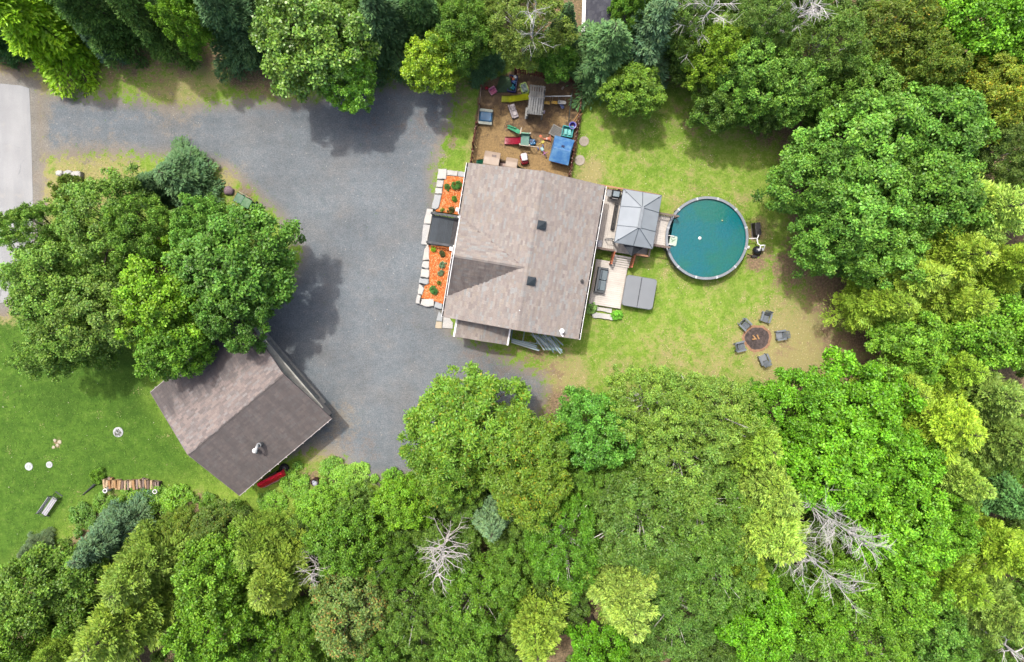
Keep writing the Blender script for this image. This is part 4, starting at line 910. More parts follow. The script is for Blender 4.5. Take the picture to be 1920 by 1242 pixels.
LM = M((150,190,50), .4); mb = MB(); mb.prism(rr(.26,.4,.12), .12, .34); part('body', mb, LM, t_); mb = MB(); mb.prism(rr(.19,.28,.08), .34, .42); part('seat', mb, M((110,150,140),.4), t_); mb = MB(); mb.ob((-.02,.0,.45),(.08,.4,.04),20); part('windscreen', mb, M((214,226,224),.3), t_)
for x in (-.26,.26):
    for y in (-.25,.25): mb = MB(); mb.tube([(x-.04,y,.1),(x+.04,y,.1)], .1, 10); part('wheel', mb, M((40,44,40)), t_)
mb = MB(); mb.bar((-.25,.1,.25),(-.5,.05,.2),.05); part('handle', mb, M((200,180,120)), t_)
t_ = toybox('toy_bench', 'grey mauve plastic toy bench with two square seats', 'toy', 963.5,208,.25,-70)
GM = M((176,164,170), .5); mb = MB(); mb.box(-.5,.5,-.2,.2,0,.22); part('base', mb, GM, t_, .03); mb = MB(); mb.box(-.5,.5,-.3,-.2,0,.42); part('backrest', mb, GM, t_, .03)
for x in (-.16,.22): mb = MB(); mb.prism([(x+a,.0+b_) for a, b_ in rr(.14,.14,.05)], .22, .3, .03); part('seat', mb, M((200,190,194),.5), t_)
t_ = toybox('sand_box', 'blue lidded plastic sandbox with cream rim by the left fence', 'sandbox', 911,219,.25,-6)
mb = MB(); mb.prism(rr(.5,.48,.14), 0, .24, .03); part('tub', mb, M((52,74,84), .5), t_); mb = MB(); mb.prism(rr(.44,.34,.14), .2, .32, .06); part('lid', mb, M((70,148,200), .4, 1, .15), t_)
for y, w in ((.42,.48),(-.46,.5)): mb = MB(); mb.prism([(a,y+b_) for a, b_ in rr(w,.1,.08)], .18, .33, .03); part('rim', mb, M((224,236,216), .4), t_)
cl_ = toybox('climber_slide', 'small climbing frame with red slide and green panels in the play yard', 'climber', 982,263,.5,-4)
TG = M((84,160,140), .45); BG = M((214,200,180), .5)
mb = MB(); mb.box(-.2,.38,-.4,.36,.55,.62); part('platform', mb, M((70,140,124),.5), cl_)
for x in (-.25,.42):
    for y in (-.42,.4): mb = MB(); mb.box(x-.05,x+.05,y-.05,y+.05,0,1.0); part('post', mb, BG, cl_)
mb = MB(); mb.box(-.2,.38,.36,.42,.3,.95); part('side_panel', mb, M((120,206,170),.4), cl_)
mb = MB(); mb.bar((-.3,.42,.9),(-1.15,.95,.15),.28,.05); mb.bar((-.6,.72,.8),(-1.2,1.0,.2),.06,.1); part('ramp', mb, M((96,196,150), .4), cl_)
mb = MB(); mb.bar((-.2,-.46,.9),(1.1,-.5,.85),.05,.1); mb.bar((-.28,.3,.98),(-.22,.75,1.0),.07,.08); part('rail', mb, BG, cl_)
slide(cl_, (-.22,-.08,.6), (-1.35,-.06,.12), .5, M((226,44,84), .35), .12)
t_ = toybox('ride_on_toy', 'bright blue ride on toy at the right end of the climbing frame', 'toy', 997,266,.2,-30)
BB = M((56,150,214), .4); mb = MB(); mb.prism([(-.3,-.18),(.1,-.24),(.34,0),(.1,.2),(-.22,.14)], .12, .3, .05); part('body', mb, BB, t_); mb = MB(); mb.ob((-.02,0,.34),(.22,.14,.1),20); part('seat', mb, M((30,70,120),.5), t_); mb = MB(); mb.bar((.1,-.2,.42),(.1,.2,.42),.04); part('handlebar', mb, BB, t_)
for x, y in ((-.2,.2),(-.2,-.2),(.2,.18),(.2,-.18)): mb = MB(); mb.tube([(x,y-.03,.08),(x,y+.03,.08)], .08, 8); part('wheel', mb, M((36,60,90)), t_)
t_ = toybox('traffic_cone', 'toy orange cone lying on its side near the blue playhouse', 'cone', 1025,261,.1,3)
mb = MB(); mb.tube([(-.28,0,.1),(.22,0,.16)], [.03,.14], 12); part('cone', mb, M((246,150,116), .5), t_); mb = MB(); mb.box(.22,.26,-.2,.2,0.01,.4); part('base', mb, M((240,120,80), .5), t_); mb = MB(); mb.tube([(-.05,0,.13),(.06,0,.142)], [.09,.115], 12); part('band', mb, M((250,214,200)), t_)
for i, (x, y, c, lab) in enumerate(((1014,269,(226,210,40),'yellow toy shovel on the soil of the play yard'),(1017,259,(236,110,30),'orange toy rake on the soil left of the cone'))):
    t_ = toybox('sand_shovel', lab, 'toy', x, y, 0, 30+i*110); mb = MB(); mb.tube([(-.2,0,.03),(.1,0,.04)], .025, 6); part('handle', mb, M(c,.4), t_); mb = MB(); mb.prism([(.08,-.1),(.26,-.08),(.28,.08),(.08,.1)], .01, .05, .01); part('scoop', mb, M(c,.4), t_)
t_ = toybox('tricycle', 'pink and pale blue tricycle standing between climber and blue playhouse', 'tricycle', 1018,283,.3,-60)
mb = MB(); mb.tube([(-.3,0,.25),(.0,0,.3),(.28,0,.5)], .035, 6); mb.tube([(.28,-.2,.56),(.28,.2,.56)], .025, 6); mb.tube([(.28,0,.5),(.32,0,.16)], .03, 6); part('frame', mb, M((206,130,190),.4), t_); mb = MB(); mb.prism([(-.12+a,b_) for a, b_ in rr(.14,.11,.06)], .33, .4, .03); part('seat', mb, M((170,220,226),.4), t_)
for x, y, r_ in ((-.32,.2,.12),(-.32,-.2,.12),(.33,0,.17)): mb = MB(); mb.tube([(x,y-.03,r_),(x,y+.03,r_)], r_, 12); part('wheel', mb, M((110,120,190) if y else (230,190,220)), t_)
t_ = toybox('toddler_car', 'red and white toddler car with roof in front of the play yard', 'toy car', 983,298,.4,-78)
RC = M((214,40,70), .4); mb = MB(); mb.prism(rr(.36,.25,.14), .1, .42, .05); part('body', mb, RC, t_); mb = MB(); mb.prism([(-.06+a,b_) for a, b_ in rr(.26,.22,.1)], .74, .82, .04); part('roof', mb, M((246,240,246),.4), t_)
for x in (-.24,.14):
    for s in (1,-1): mb = MB(); mb.box(x-.03,x+.03,s*.19-.03,s*.19+.03,.4,.75); part('roof_post', mb, M((246,240,246),.4), t_)
for x in (-.22,.24):
    for s in (1,-1): mb = MB(); mb.tube([(x,s*.25-.04,.1),(x,s*.25+.04,.1)], .1, 10); part('wheel', mb, M((44,40,44)), t_)
mb = MB(); mb.prism([(-.05+a,b_) for a, b_ in rr(.1,.14,.05)], .42, .5); part('seat', mb, M((60,40,60),.5), t_)
cc = toybox('play_castle', 'beige plastic play castle of two roofed towers joined by a bridge', 'playhouse', 938,306,1.2,HA)
BE = M((198,178,160), .5, 1, .08); BRN = M((110,66,58), .5); GN = M((48,146,112), .45)
for x, w, l, h, nm in ((-.62,.56,.7,1.45,0),(.78,.42,.52,1.35,1)):
    mb = MB(); mb.box(x-w+.06,x+w-.06,-l+.1,l-.1,0,h-.2); part('tower', mb, BE, cc, .04)
    rf_ = MB(); rf_.add([(x-w,-l,h-.25),(x+w,-l,h-.25),(x+w,l,h-.25),(x-w,l,h-.25),(x-w,-l*.35,h),(x+w,-l*.35,h),(x+w,l*.35,h),(x-w,l*.35,h)], [(3,2,1,0),(4,5,6,7),(0,1,5,4),(1,2,6,5),(2,3,7,6),(3,0,4,7)]); rf = part('roof', rf_, BE, cc, .04)
    if nm == 0: mb = MB(); mb.box(x-.02,x+.28,l*.35+.04,l*.35+.2,h-.16,h-.02); part('roof_window', mb, M((120,98,92),.5), rf)
mb = MB(); mb.box(-.1,.4,-.3,.25,.5,.56); br = part('bridge', mb, BRN, cc)
for y in (-.3,.28):
    for k in range(6): mb = MB(); mb.box(-.1+k*.09,-.05+k*.09,y-.02,y+.02,.5,.95); part('railing_bar', mb, BRN, br)
mb = MB(); mb.box(-.02,.36,-.06,.12,.57,.6); part('step', mb, M((206,170,156),.5), br)
slide(cc, (-1.1,.0,.8), (-1.75,-.05,.05), .4, GN, .1); slide(cc, (1.15,-.1,.75), (1.7,-.12,.05), .4, M((30,110,84),.45), .1)
ph = toybox('playhouse', 'playhouse with faded blue roof against the right fence', 'playhouse', 1053.5,281,1.3,-14)
BR = NT('blue_roof'); vb = BR.co(); BRM = BR.fin(BR.mix(BR.ramp(BR.noise(vb, 2.2, 5, .6), .35, .7), A((58,128,200)), A((120,176,224))), .45)
WD = M((198,156,112), .7); mb = MB(); mb.box(-.55,.55,-.75,.75,0,1.05); part('wall', mb, WD, ph, .02)
mb = MB(); mb.add([(-.72,-.92,1.05),(.72,-.92,1.05),(.72,.92,1.05),(-.72,.92,1.05),(-.62,-.0,1.42),(.62,.0,1.42)], [(3,2,1,0),(0,1,5,4),(2,3,4,5),(1,2,5),(3,0,4)]); rf = part('roof', mb, BRM, ph, .03)
mb = MB(); mb.ob((.02,.22,1.36),(.22,.16,.06),0,0,-20); part('roof_vent', mb, M((26,52,110)), rf)
mb = MB(); mb.box(-.6,-.555,-.3,.15,.05,.9); part('door', mb, M((226,222,214)), ph); mb = MB(); mb.box(-.66,-.6,-.8,.7,.4,.5); part('ledge', mb, M((224,196,160)), ph)
mb = MB(); mb.box(-.35,.3,-.8,-.755,.4,.8); part('shutter', mb, M((216,96,140)), ph)
t_ = toybox('plastic_crate', 'grey slatted plastic pallet leaning beside the blue playhouse', 'crate', 1043,247,.2,-28)
mb = MB(); mb.box(-.42,.42,-.38,.38,.02,.06); mb.box(-.42,.42,-.38,-.32,.06,.22); mb.box(-.42,.42,.32,.38,.06,.22); mb.box(-.42,-.36,-.32,.32,.06,.22); mb.box(.36,.42,-.32,.32,.06,.22); part('frame', mb, M((170,168,160),.6), t_)
for k in range(6): mb = MB(); mb.box(-.36,.36,-.28+k*.1,-.22+k*.1,.16,.2); part('slat', mb, M((152,150,146),.6), t_)
t_ = toybox('turquoise_tub', 'turquoise plastic tub next to the right play yard fence', 'tub', 1064,247.5,.3,-10)
TQ = M((40,196,196), .4); mb = MB(); mb.box(-.36,.36,-.34,.34,.02,.08); mb.box(-.4,.4,-.38,-.32,.02,.42); mb.box(-.4,.4,.32,.38,.02,.42); mb.box(-.4,-.34,-.32,.32,.02,.42); mb.box(.34,.4,-.32,.32,.02,.42); part('tub', mb, TQ, t_, .02)
for x in (-.12,.16): mb = MB(); mb.ob((x,.0,.2),(.2,.4,.1),8); part('insert', mb, M((110,226,220),.4), t_, .02)
t_ = toybox('bucket', 'round purple bucket beside the fence above the turquoise tub', 'bucket', 1073.5,236,.3,0)
mb = MB(); mb.lathe([(.16,0),(.22,.38),(.26,.4),(.26,.43),(.2,.42),(.14,.05),(0.001,.04)], 16); part('pail', mb, M((104,96,226),.4), t_, smooth=False); mb = MB(); mb.lathe([(.265,.37),(.275,.4),(.265,.43),(.25,.435)], 16, cap=False); part('rim', mb, M((190,190,240),.4), t_)
for i, (x, y, c, lab) in enumerate(((965,183,(200,60,70),'red toy block lying above the yellow slide'),(972,183,(70,150,200),'blue toy block lying above the yellow slide'),(1055,166,(226,206,186),'pale toy piece on the soil at the top right of the play yard'),(1020,211,(206,190,216),'lilac toy piece on the soil right of the play tower'))):
    mb = MB(); mb.ob((0,0,.07),(.22,.12,.12),0); mb.ob((.02,0,.15),(.1,.1,.05)); solo('toy_block', mb, M(c,.4), lab, 'toy', P(x,y,.008), i*25, 'toys in the play yard', bevel=.015)

# ------------------------------------------------------------------ siding strips under the eave, neighbour's house
t_ = on_house('siding_rack', 'teal grey metal rack carrying siding strips below the south eave', 'rack', 1.0, -5.6)
TE = M((126,162,170), .4, 1, .1)
mb = MB()
for x in (-.85,0,1.0,1.9):
    mb.box(x-.03,x+.03,-.5,-.44,0,1.15); mb.box(x-.03,x+.03,.34,.4,0,1.15); mb.box(x-.03,x+.03,-.5,.5,1.1,1.15)
mb.box(-.9,-.84,-.5,.55,1.15,1.2); mb.box(-.9,2.0,-.5,-.45,1.15,1.19); part('frame', mb, TE, t_)
r = random.Random(4); L_ = []
for k in range(8): L_.append(((-.8,-.42-k*.035,1.2+.004*k),(1.1+r.uniform(-.15,.2),-.62-k*.045,1.15+.004*k)))
for k in range(26):
    a = -20+r.uniform(-14,14); x0 = .8+k*.06; l = r.uniform(.9,1.5); y0 = .3-r.uniform(0,.35)
    L_.append(((x0-.3,y0,1.25+.012*k),(x0-.3+l*math.cos(R(a-18)),y0+l*math.sin(R(a-18)),1.22+.012*k+r.uniform(-.05,.02))))
for i, (a, b_) in enumerate(L_):
    mb = MB(); mb.bar(a, b_, .07, .014); part('siding_strip', mb, M([(134,166,176),(160,190,198),(108,140,152),(190,210,214)][i%4], .4, 1, .1), t_)
nb = thing('neighbour_house', 'corner of a dark roofed neighbouring house with white eave at the top edge', 'house', P(1222,-95,3.5), -1.5)
nb.location.z = 0
mb = MB(); mb.box(-3.85,3.85,-5.0,5.0,0,3.4); part('wall', mb, M((226,226,226), .7), nb)
gable_roof(nb, 4.2, 5.4, 3.5, 0, 5.0, [A(c)[:3] for c in ((82,84,96),(92,94,104),(76,78,90))], MSH, 8, M((80,80,88)))
mb = MB(); mb.box(-4.42,-4.21,-5.4,5.4,3.3,3.5); part('fascia', mb, WHITE, nb)

# ------------------------------------------------------------------ trees and plants
def leaf_material(name, trans=.32, spec=.3, rough=.5):
    t = NT(name); oc = t.n('ObjectInfo').outputs['Color']
    c = t.mix(1.0, t.attr('col', False), oc, 'MULTIPLY'); v = t.co(); hv = t.noise(v, .55, 3, .5)
    c = t.mix(t.ramp(hv, .3, .5, .5, 0), c, t.mix(1.0, c, (1.12,1.06,.8,1), 'MULTIPLY')); c = t.mix(t.ramp(hv, .5, .7, 0, .5), c, t.mix(1.0, c, (.82,.94,1.15,1), 'MULTIPLY'))
    t.fin(c, rough, spec)
    tr = t.n('BsdfTranslucent'); t.put(tr.inputs[0], t.mix(1.0, c, (1.05,1.15,.75,1), 'MULTIPLY'))
    mx = t.n('MixShader'); mx.inputs[0].default_value = trans
    t.t.links.new(t.b.outputs[0], mx.inputs[1]); t.t.links.new(tr.outputs[0], mx.inputs[2]); t.t.links.new(mx.outputs[0], t.out.inputs[0])
    return t.m
ML = leaf_material('leaves'); MLG = leaf_material('glossy_leaves', .25, .5, .42); MN = leaf_material('needles', .15, .2, .6)
BARK = M((112,100,90), .9, 1, .3, 4, 20, bump=.5); BIRCH = M((230,226,220), .7, 1.9, .25, 3, 9); DEADW = M((240,237,234),  .8, 1.4, .2, 3, 12); DEADG = M((206,200,196), .85, 1.6, .25, 3, 12)
def unit(v): return v/np.maximum(np.linalg.norm(v, axis=1, keepdims=True), 1e-9)
def leaves(c, d, n, l, w, col, fold=.12):
    'rhombic leaf blades: base c, axis d, normal n'
    d = unit(d); s = unit(np.cross(n, d)); n = np.cross(d, s); l = l[:,None]; w = w[:,None]; N = len(c)
    V = np.stack([c, c+d*l*.5-s*w*.5+n*l*fold, c+d*l-n*l*fold*.6, c+d*l*.5+s*w*.5+n*l*fold], 1).reshape(-1, 3)
    return V, np.arange(4*N).reshape(N, 4), np.repeat(col, 4, 0)
def limbs(mb, r, base_h, tips, r0, n=6):
    mb.tube([(0,0,-.1),(r.uniform(-.1,.1),r.uniform(-.1,.1),base_h*.5),(0,0,base_h)], [r0*1.25,r0,r0*.8], 8)
    for t in tips:
        t = Vector(t); m_ = Vector((t.x*.45,t.y*.45,base_h+(t.z-base_h)*.6)); s_ = Vector((0,0,base_h*r.uniform(.8,1)))
        mb.tube([s_, m_, t], [r0*.45,r0*.28,r0*.1], n, cap=False)
def broadleaf(seed, Rr=4.0, H=9.5, nclump=70, n=20000, leaf=(.26,.19), flat=.42, base=.34, cr=(.17,.32), accents=(), up=.55, lobes=.2, colvar=.2, tight=.55):
    g = np.random.RandomState(seed); r = random.Random(seed)
    d = unit(g.normal(size=(nclump*3, 3))); d = d[d[:,2] > -.35][:nclump]; m = len(d)
    az = np.arctan2(d[:,1], d[:,0]); ph = g.uniform(0, 6.28, 4)
    lob = 1+lobes*(.6*np.sin(2*az+ph[0])+.5*np.sin(3*az+ph[1])+.5*np.sin(5*az+ph[2]))*np.sqrt(1-d[:,2]**2)
    rad = g.uniform(.62, .92, m)*lob; Hz = H*flat; cz = H-Hz-.3
    C = np.stack([d[:,0]*rad*Rr, d[:,1]*rad*Rr, cz+d[:,2]*rad*Hz], 1); cr_ = g.uniform(*cr, m)*Rr
    cb = g.normal(1, colvar*.55, m)
    k = g.choice(m, n, p=cr_**2/np.sum(cr_**2)); out = unit(C-np.array([0,0,cz-.15*H]))
    q = unit(g.normal(size=(n, 3))*.75+out[k]*.55+np.array([0,0,.35])); rr_ = cr_[k]*g.uniform(tight, 1.05, n)
    p = C[k]+q*rr_[:,None]*np.array([1.1,1.1,.8]); ins = g.rand(n) < .07
    pi = unit(g.normal(size=(n,3)))*(g.uniform(.05,.75,n)[:,None]); p[ins] = (pi*np.array([Rr,Rr,Hz])+np.array([0,0,cz]))[ins]
    nr = unit(q*.5+np.array([0,0,up])+g.normal(size=(n, 3))*.42); ax = unit(np.cross(nr, g.normal(size=(n, 3)))+q*.5-np.array([0,0,.15]))
    b = np.clip(cb[k]*g.normal(1, colvar*.7, n), .45, 1.7); col = np.stack([b*g.normal(1,.1,n), b, b*g.normal(1,.15,n)], 1)
    for frac, mul in accents:
        sel = (g.rand(n) < frac*2.2*(g.rand(m) < .65)[k]) & (p[:,2] > cz); col[sel] = np.array(mul)*b[sel,None]
    V, Q, Cc = leaves(p, ax, nr, g.uniform(.7,1.25,n)*leaf[0], g.uniform(.75,1.2,n)*leaf[1], col)
    me = npmesh('crown', V, Q, np.maximum(Cc, 0)); mb = MB(); idx = np.argsort(-C[:,2])[::max(1, m//16)]
    limbs(mb, r, H*base, [C[i] for i in idx], .045*Rr)
    return me, mb.mesh('trunk'), Rr, H
def conifer(seed, Rr=2.6, H=10, nb=120, n=17000, leaf=(.28,.085), rise=.1, droop=.25, power=1.0, z0=.12, spread=.16, tipcol=(1.15,1.2,1.2), colvar=.18, upn=.5):
    g = np.random.RandomState(seed); r = random.Random(seed)
    h = np.sort(g.beta(1.1, 1.25, nb)); h[-8:] = np.linspace(.9, 1, 8); az = np.cumsum(np.full(nb, 2.4))+g.normal(0,.25,nb)
    ph = g.uniform(0,6.28,3); L = Rr*((1-h)**power*.97+.05)*g.uniform(.62,1.15,nb)*(1+.16*np.sin(2*az+ph[0])+.14*np.sin(3*az+ph[1])+.1*np.sin(5*az+ph[2]+6*h)); zb = H*(z0+(1-z0)*h)
    k = g.choice(nb, n, p=L**1.35/np.sum(L**1.35)); t = g.beta(1.7,1.0,n)
    dh = np.stack([np.cos(az), np.sin(az), np.zeros(nb)], 1); side = np.stack([-np.sin(az), np.cos(az), np.zeros(nb)], 1)
    wdt = spread*L[k]*(1.25-t)*1.4+.05; off = g.normal(0, 1, n)*wdt
    z = zb[k]+L[k]*(rise*t-droop*t**2)+np.abs(off)*-.15+g.normal(0,.06,n)
    p = dh[k]*(L[k]*t)[:,None]+side[k]*off[:,None]; p[:,2] = z
    ax = unit(dh[k]*.9+side[k]*(np.sign(off)*.7)[:,None]+np.array([0,0,upn-.25])+g.normal(size=(n,3))*.35)
    nr = unit(np.array([0,0,1.])+g.normal(size=(n,3))*.45+dh[k]*.3)
    bb = g.normal(1, colvar*.6, nb); b = np.clip(bb[k]*g.normal(1, colvar*.8, n), .45, 1.7)
    tip = np.clip((t-.55)*2+g.normal(0,.25,n), 0, 1)[:,None]
    col = b[:,None]*(1+(np.array(tipcol)-1)*tip)*np.stack([g.normal(1,.07,n),np.ones(n),g.normal(1,.1,n)],1)
    V, Q, Cc = leaves(p, ax, nr, g.uniform(.7,1.3,n)*leaf[0], g.uniform(.8,1.2,n)*leaf[1], col, .06)
    me = npmesh('crown', V, Q, np.maximum(Cc,0)); mb = MB(); mb.tube([(0,0,-.1),(0,0,H*.5),(0,0,H*.99)], [.05*Rr+.06,.035*Rr+.03,.01], 7)
    for i in range(0, nb, 2):
        e = dh[i]*L[i]*.9; mb.tube([(0,0,zb[i]),(e[0],e[1],zb[i]+L[i]*(rise*.9-droop*.81))], [.03,.008], 4, cap=False)
    return me, mb.mesh('trunk'), Rr, H
def deadtree(seed, Rr=2.6, H=9, nb=34, lean=(0,0), up=.5, thick=1.0, zlo=.35, sub=5):
    r = random.Random(seed); mb = MB(); top = Vector((lean[0]*H,lean[1]*H,H*.97))
    tr = [Vector((0,0,-.1)), top*.35+Vector((0,0,0)), top*.7+Vector((r.uniform(-.15,.15),r.uniform(-.15,.15),0)), top]
    mb.tube(tr, [.17*thick,.13*thick,.08*thick,.015], 7)
    br = MB()
    for i in range(nb):
        f = zlo+(1-zlo)*r.random()**.8; s_ = tr[0].lerp(tr[3], f); a = i*2.4+r.uniform(-.3,.3); l = Rr*(1.15-f*.55)*r.uniform(.6,1.15)
        d = Vector((math.cos(a),math.sin(a),up*r.uniform(.3,1.3))).normalized(); k = Vector((r.uniform(-1,1),r.uniform(-1,1),r.uniform(-.5,.5)))*l*.12
        m_ = s_+d*l*.5+k; e = s_+d*l+Vector((0,0,-.1*l)); br.tube([s_,m_,e], [.055*thick,.034*thick,.008], 5, cap=False)
        for j in range(sub):
            g_ = r.uniform(.3,.95); q = (s_.lerp(m_, g_*2) if g_ < .5 else m_.lerp(e, g_*2-1)); a2 = a+r.choice((-1,1))*r.uniform(.35,.9); l2 = l*r.uniform(.18,.42)
            d2 = Vector((math.cos(a2),math.sin(a2),r.uniform(-.1,.6))); e2 = q+d2*l2; br.tube([q,q.lerp(e2,.5)+Vector((0,0,.04)),e2], [.02*thick,.014*thick,.005], 4, cap=False)
    return br.mesh('branches'), mb.mesh('trunk'), Rr, H
OR = (2.6,.8,.6)
KIND = {}
def kind(nm, variants, lm, bm): KIND[nm] = (variants, lm, bm)
kind('maple', [broadleaf(s, nclump=c_, n=33000, leaf=(.2,.15), cr=(.07,.15), tight=.3, up=.5, colvar=.32) for s, c_ in ((1,230),(2,170),(3,280))], ML, BARK)
kind('oak', [broadleaf(s, nclump=220, n=29000, leaf=(.175,.125), cr=(.06,.14), tight=.3, colvar=.3, lobes=.3, up=.4) for s in (4,5)], ML, BARK)
kind('poplar', [broadleaf(s, nclump=170, n=28000, leaf=(.22,.16), cr=(.08,.16), tight=.3, up=.35, colvar=.3) for s in (6,7)], MLG, BARK)
kind('ash', [broadleaf(s, nclump=240, n=31000, leaf=(.23,.1), cr=(.06,.14), tight=.3, accents=((.02,(2.0,.95,.7)),(.04,(1.45,1.1,.75)))) for s in (8,9)], ML, BARK)
kind('redtip', [broadleaf(s, nclump=220, n=27000, leaf=(.18,.125), cr=(.07,.14), tight=.3, accents=((.06,(2.0,.7,.9)),(.09,(1.5,1.05,.85)))) for s in (10,)], ML, BARK)
kind('birch', [broadleaf(s, nclump=300, n=34000, leaf=(.15,.1), cr=(.05,.12), colvar=.26, tight=.3) for s in (12,13)], ML, BIRCH)
kind('larch', [conifer(s, 3.0, 10, 150, 30000, (.24,.08), .35, .15, .72, .2, .15, (1.08,1.1,1.0), upn=.9) for s in (20,21,22)], ML, BARK)
kind('spruce', [conifer(s, 2.8, 10, 150, 22000, (.26,.085), .08, .3, .95, .06, .13, (1.15,1.2,1.22)) for s in (25,26)], MN, BARK)
kind('cedar', [conifer(s, 2.8, 9, 120, 18000, (.34,.13), .2, .45, .7, .05, .15, (1.15,1.12,.8)) for s in (28,)], ML, BARK)
kind('shrub', [broadleaf(s, 1.2, 1.5, 34, 3600, (.15,.1), .5, .2, (.2,.36), up=.5) for s in (30,31)], ML, BARK)
G = lambda c, k=1.0: tuple(A(c, k))
TINT = dict(bright=(112,182,40), mid=(84,154,44), deep=(76,138,42), olive=(112,140,50), oakg=(86,146,50), yellow=(176,206,92), yolive=(146,172,80), blue=(98,146,122), dspruce=(66,116,78), lime=(150,206,40), fresh=(92,176,50), birchg=(118,176,66), orange=(170,180,66), cedar=(146,200,36), dark=(66,120,40), teal=(70,140,84))
TK = 2.2
KM = dict(ash=.74, birch=.8, maple=.9, oak=1.1, larch=1.0, spruce=.82)
tn = [0]
TREES = []
def tree(kd, px, py, rpx, h, tint, label, group=None, reg=True):
    if reg and kd != 'shrub': TREES.append((px, py, rpx, label))
    vs, lm, bm = KIND[kd]; tn[0] += 1; me, tr, R0, H0 = vs[tn[0] % len(vs)]
    zc = h*.68 if kd not in ('spruce','cedar') else h*.45
    p = P(px, py, zc); rw = rpx/FOC*(CAM_H-zc)
    nm = {'maple':'maple_tree','oak':'oak_tree','poplar':'poplar_tree','ash':'ash_tree','redtip':'seeding_maple_tree','birch':'birch_tree','larch':'larch_tree','spruce':'spruce_tree','cedar':'cedar_tree','shrub':'shrub'}[kd]
    o = thing(nm, label, 'shrub' if kd == 'shrub' else 'tree', (p.x, p.y, 0), (tn[0]*137) % 360, group)
    o.scale = (rw/R0, rw/R0, h/H0)
    c = link('crown', me, o, lm); tc = TINT[tint] if isinstance(tint, str) else tint; ye = max(0, min(1, (tc[1]-tc[0])/60))
    tc = (tc[0]-11, tc[1], tc[2]-6) if kd in ('larch','cedar') else (tc[0]+4, tc[1], min(tc[2], 54)) if kd in ('maple','poplar','oak','ash') else tc
    tc = np.array((tc[0]+22*ye, tc[1]+6, tc[2]), float); lu = tc @ np.array((.3,.6,.1)); tc = tc*.9+lu*.1; mean = np.array((118,164,62.)); mx_ = .06 if kd == 'larch' else .14; tc = tc*(1-mx_)+mean*mx_
    c.color = G(tuple(tc), TK*KM.get(kd, 1)*(1+.07*math.sin(tn[0]*2.3)))
    link('trunk', tr, o, bm); return o
T = tree
# left cluster beside the drive
T('oak',62,430,62,8.5,'oakg','oak leaning over the grey road at the left edge')
T('oak',180,420,95,8.5,'oakg','dark oak above the lit maple, next to the short stone wall')
T('oak',95,540,95,9,'oakg','dark oak in the left cluster overhanging the road edge')
T('oak',190,590,95,9,(92,140,52),'dull green oak in the middle of the left cluster')
T('oak',100,640,80,8,'oakg','lowest dark oak of the left cluster bordering the left lawn')
T('oak',255,430,70,9,'deep','dark oak between the stone wall and the grey green spruce')
T('maple',298,560,98,9.5,(112,186,30),'lime green maple lit brightest in the left cluster')
T('maple',440,487,110,10,(76,152,48),'large full maple bulging over the gravel drive')
T('maple',372,428,60,8.5,(84,160,56),'maple crown behind the green bins beside the drive')
T('maple',430,575,85,9,(66,138,44),'maple crown overhanging the top corner of the garage roof')
T('maple',320,640,75,8.5,(84,160,36),'maple overhanging the left eave of the garage')
T('spruce',335,335,66,5,'dspruce','low grey green spruce between dry grass and gravel drive')
T('spruce',285,350,45,4.5,'dspruce','small spruce left of the low grey green spruce by the drive')
T('shrub',112,352,26,2.6,'olive','small yellowish sapling inside the short stone wall')
for x_, y_, r_, lab in ((150,490,70,'low oak in the middle of the dark left cluster'),(60,520,60,'low oak by the road below the leaning oak'),(235,520,60,'low oak left of the lime green maple'),(150,640,60,'low oak above the left lawn'),(370,520,60,'low maple between the lime green and the large maple')): T('oak',x_,y_,r_,5.5,'deep',lab)
# top edge, left to right
T('cedar',52,30,86,10.5,'cedar','bright yellow green cedar in the top left corner')
T('cedar',-20,60,50,7,'dspruce','dull green cedar cut by the left edge at the top')
T('spruce',165,8,74,12,(66,122,52),'dark green spruce second from the left along the top edge')
T('spruce',178,72,38,4,'blue','small blue green spruce at the foot of the dark trees, top left')
T('spruce',255,12,66,12,(70,124,50),'dark green spruce third from the left along the top edge')
T('maple',345,30,54,9,(92,164,30),'small bright maple between dark spruces at the top left')
T('spruce',440,38,78,11,'dspruce','blue grey spruce left of the glossy poplar at the top')
T('poplar',572,70,108,10,(96,158,60),'glossy leaved poplar hanging over the top of the gravel drive')
T('poplar',645,140,62,7,(98,180,40),'bright low poplar reaching down over the gravel beside the glossy one')
T('spruce',720,45,74,10,'dspruce','dark spruce in the middle of the top edge, left of the yellow poplar')
T('poplar',812,112,60,7.5,(140,196,34),'yellow green young poplar at the end of the gravel apron')
T('spruce',790,30,60,10,(60,116,64),'dark spruce behind the yellow green young poplar')
T('oak',865,60,66,9,'deep','dark broadleaf tree at the top between poplar and birch')
T('spruce',905,92,46,6,'dspruce','small blue grey spruce at the top left corner of the play yard')
T('birch',985,32,84,9.5,(124,156,58),'olive birch with pale twigs above the play yard')
T('maple',1040,100,46,4.8,(72,150,36),'low bright maple drooping over the top play yard fence')
T('spruce',1135,98,78,9,(76,132,80),'left of two big blue green spruces at the top centre')
T('spruce',1218,64,82,10.5,(90,140,104),'right and paler of two big blue green spruces at the top centre')
T('maple',1190,165,56,6,(110,176,50),'light green maple at the foot of the big spruces by the lawn')
T('maple',1190,2,46,9.5,'mid','maple behind the big spruces beside the neighbouring roof')
T('spruce',1058,58,40,8,'dspruce','dark narrow spruce hiding the gable of the neighbouring house')
T('maple',1345,95,62,9,(120,182,40),'yellow green maple at the top, right of the big spruces')
T('maple',1405,140,72,9,(92,164,60),'maple overhanging the upper lawn, right of the yellow green one')
T('maple',1355,190,58,6.5,'deep','shaded low maple at the top edge of the right lawn')
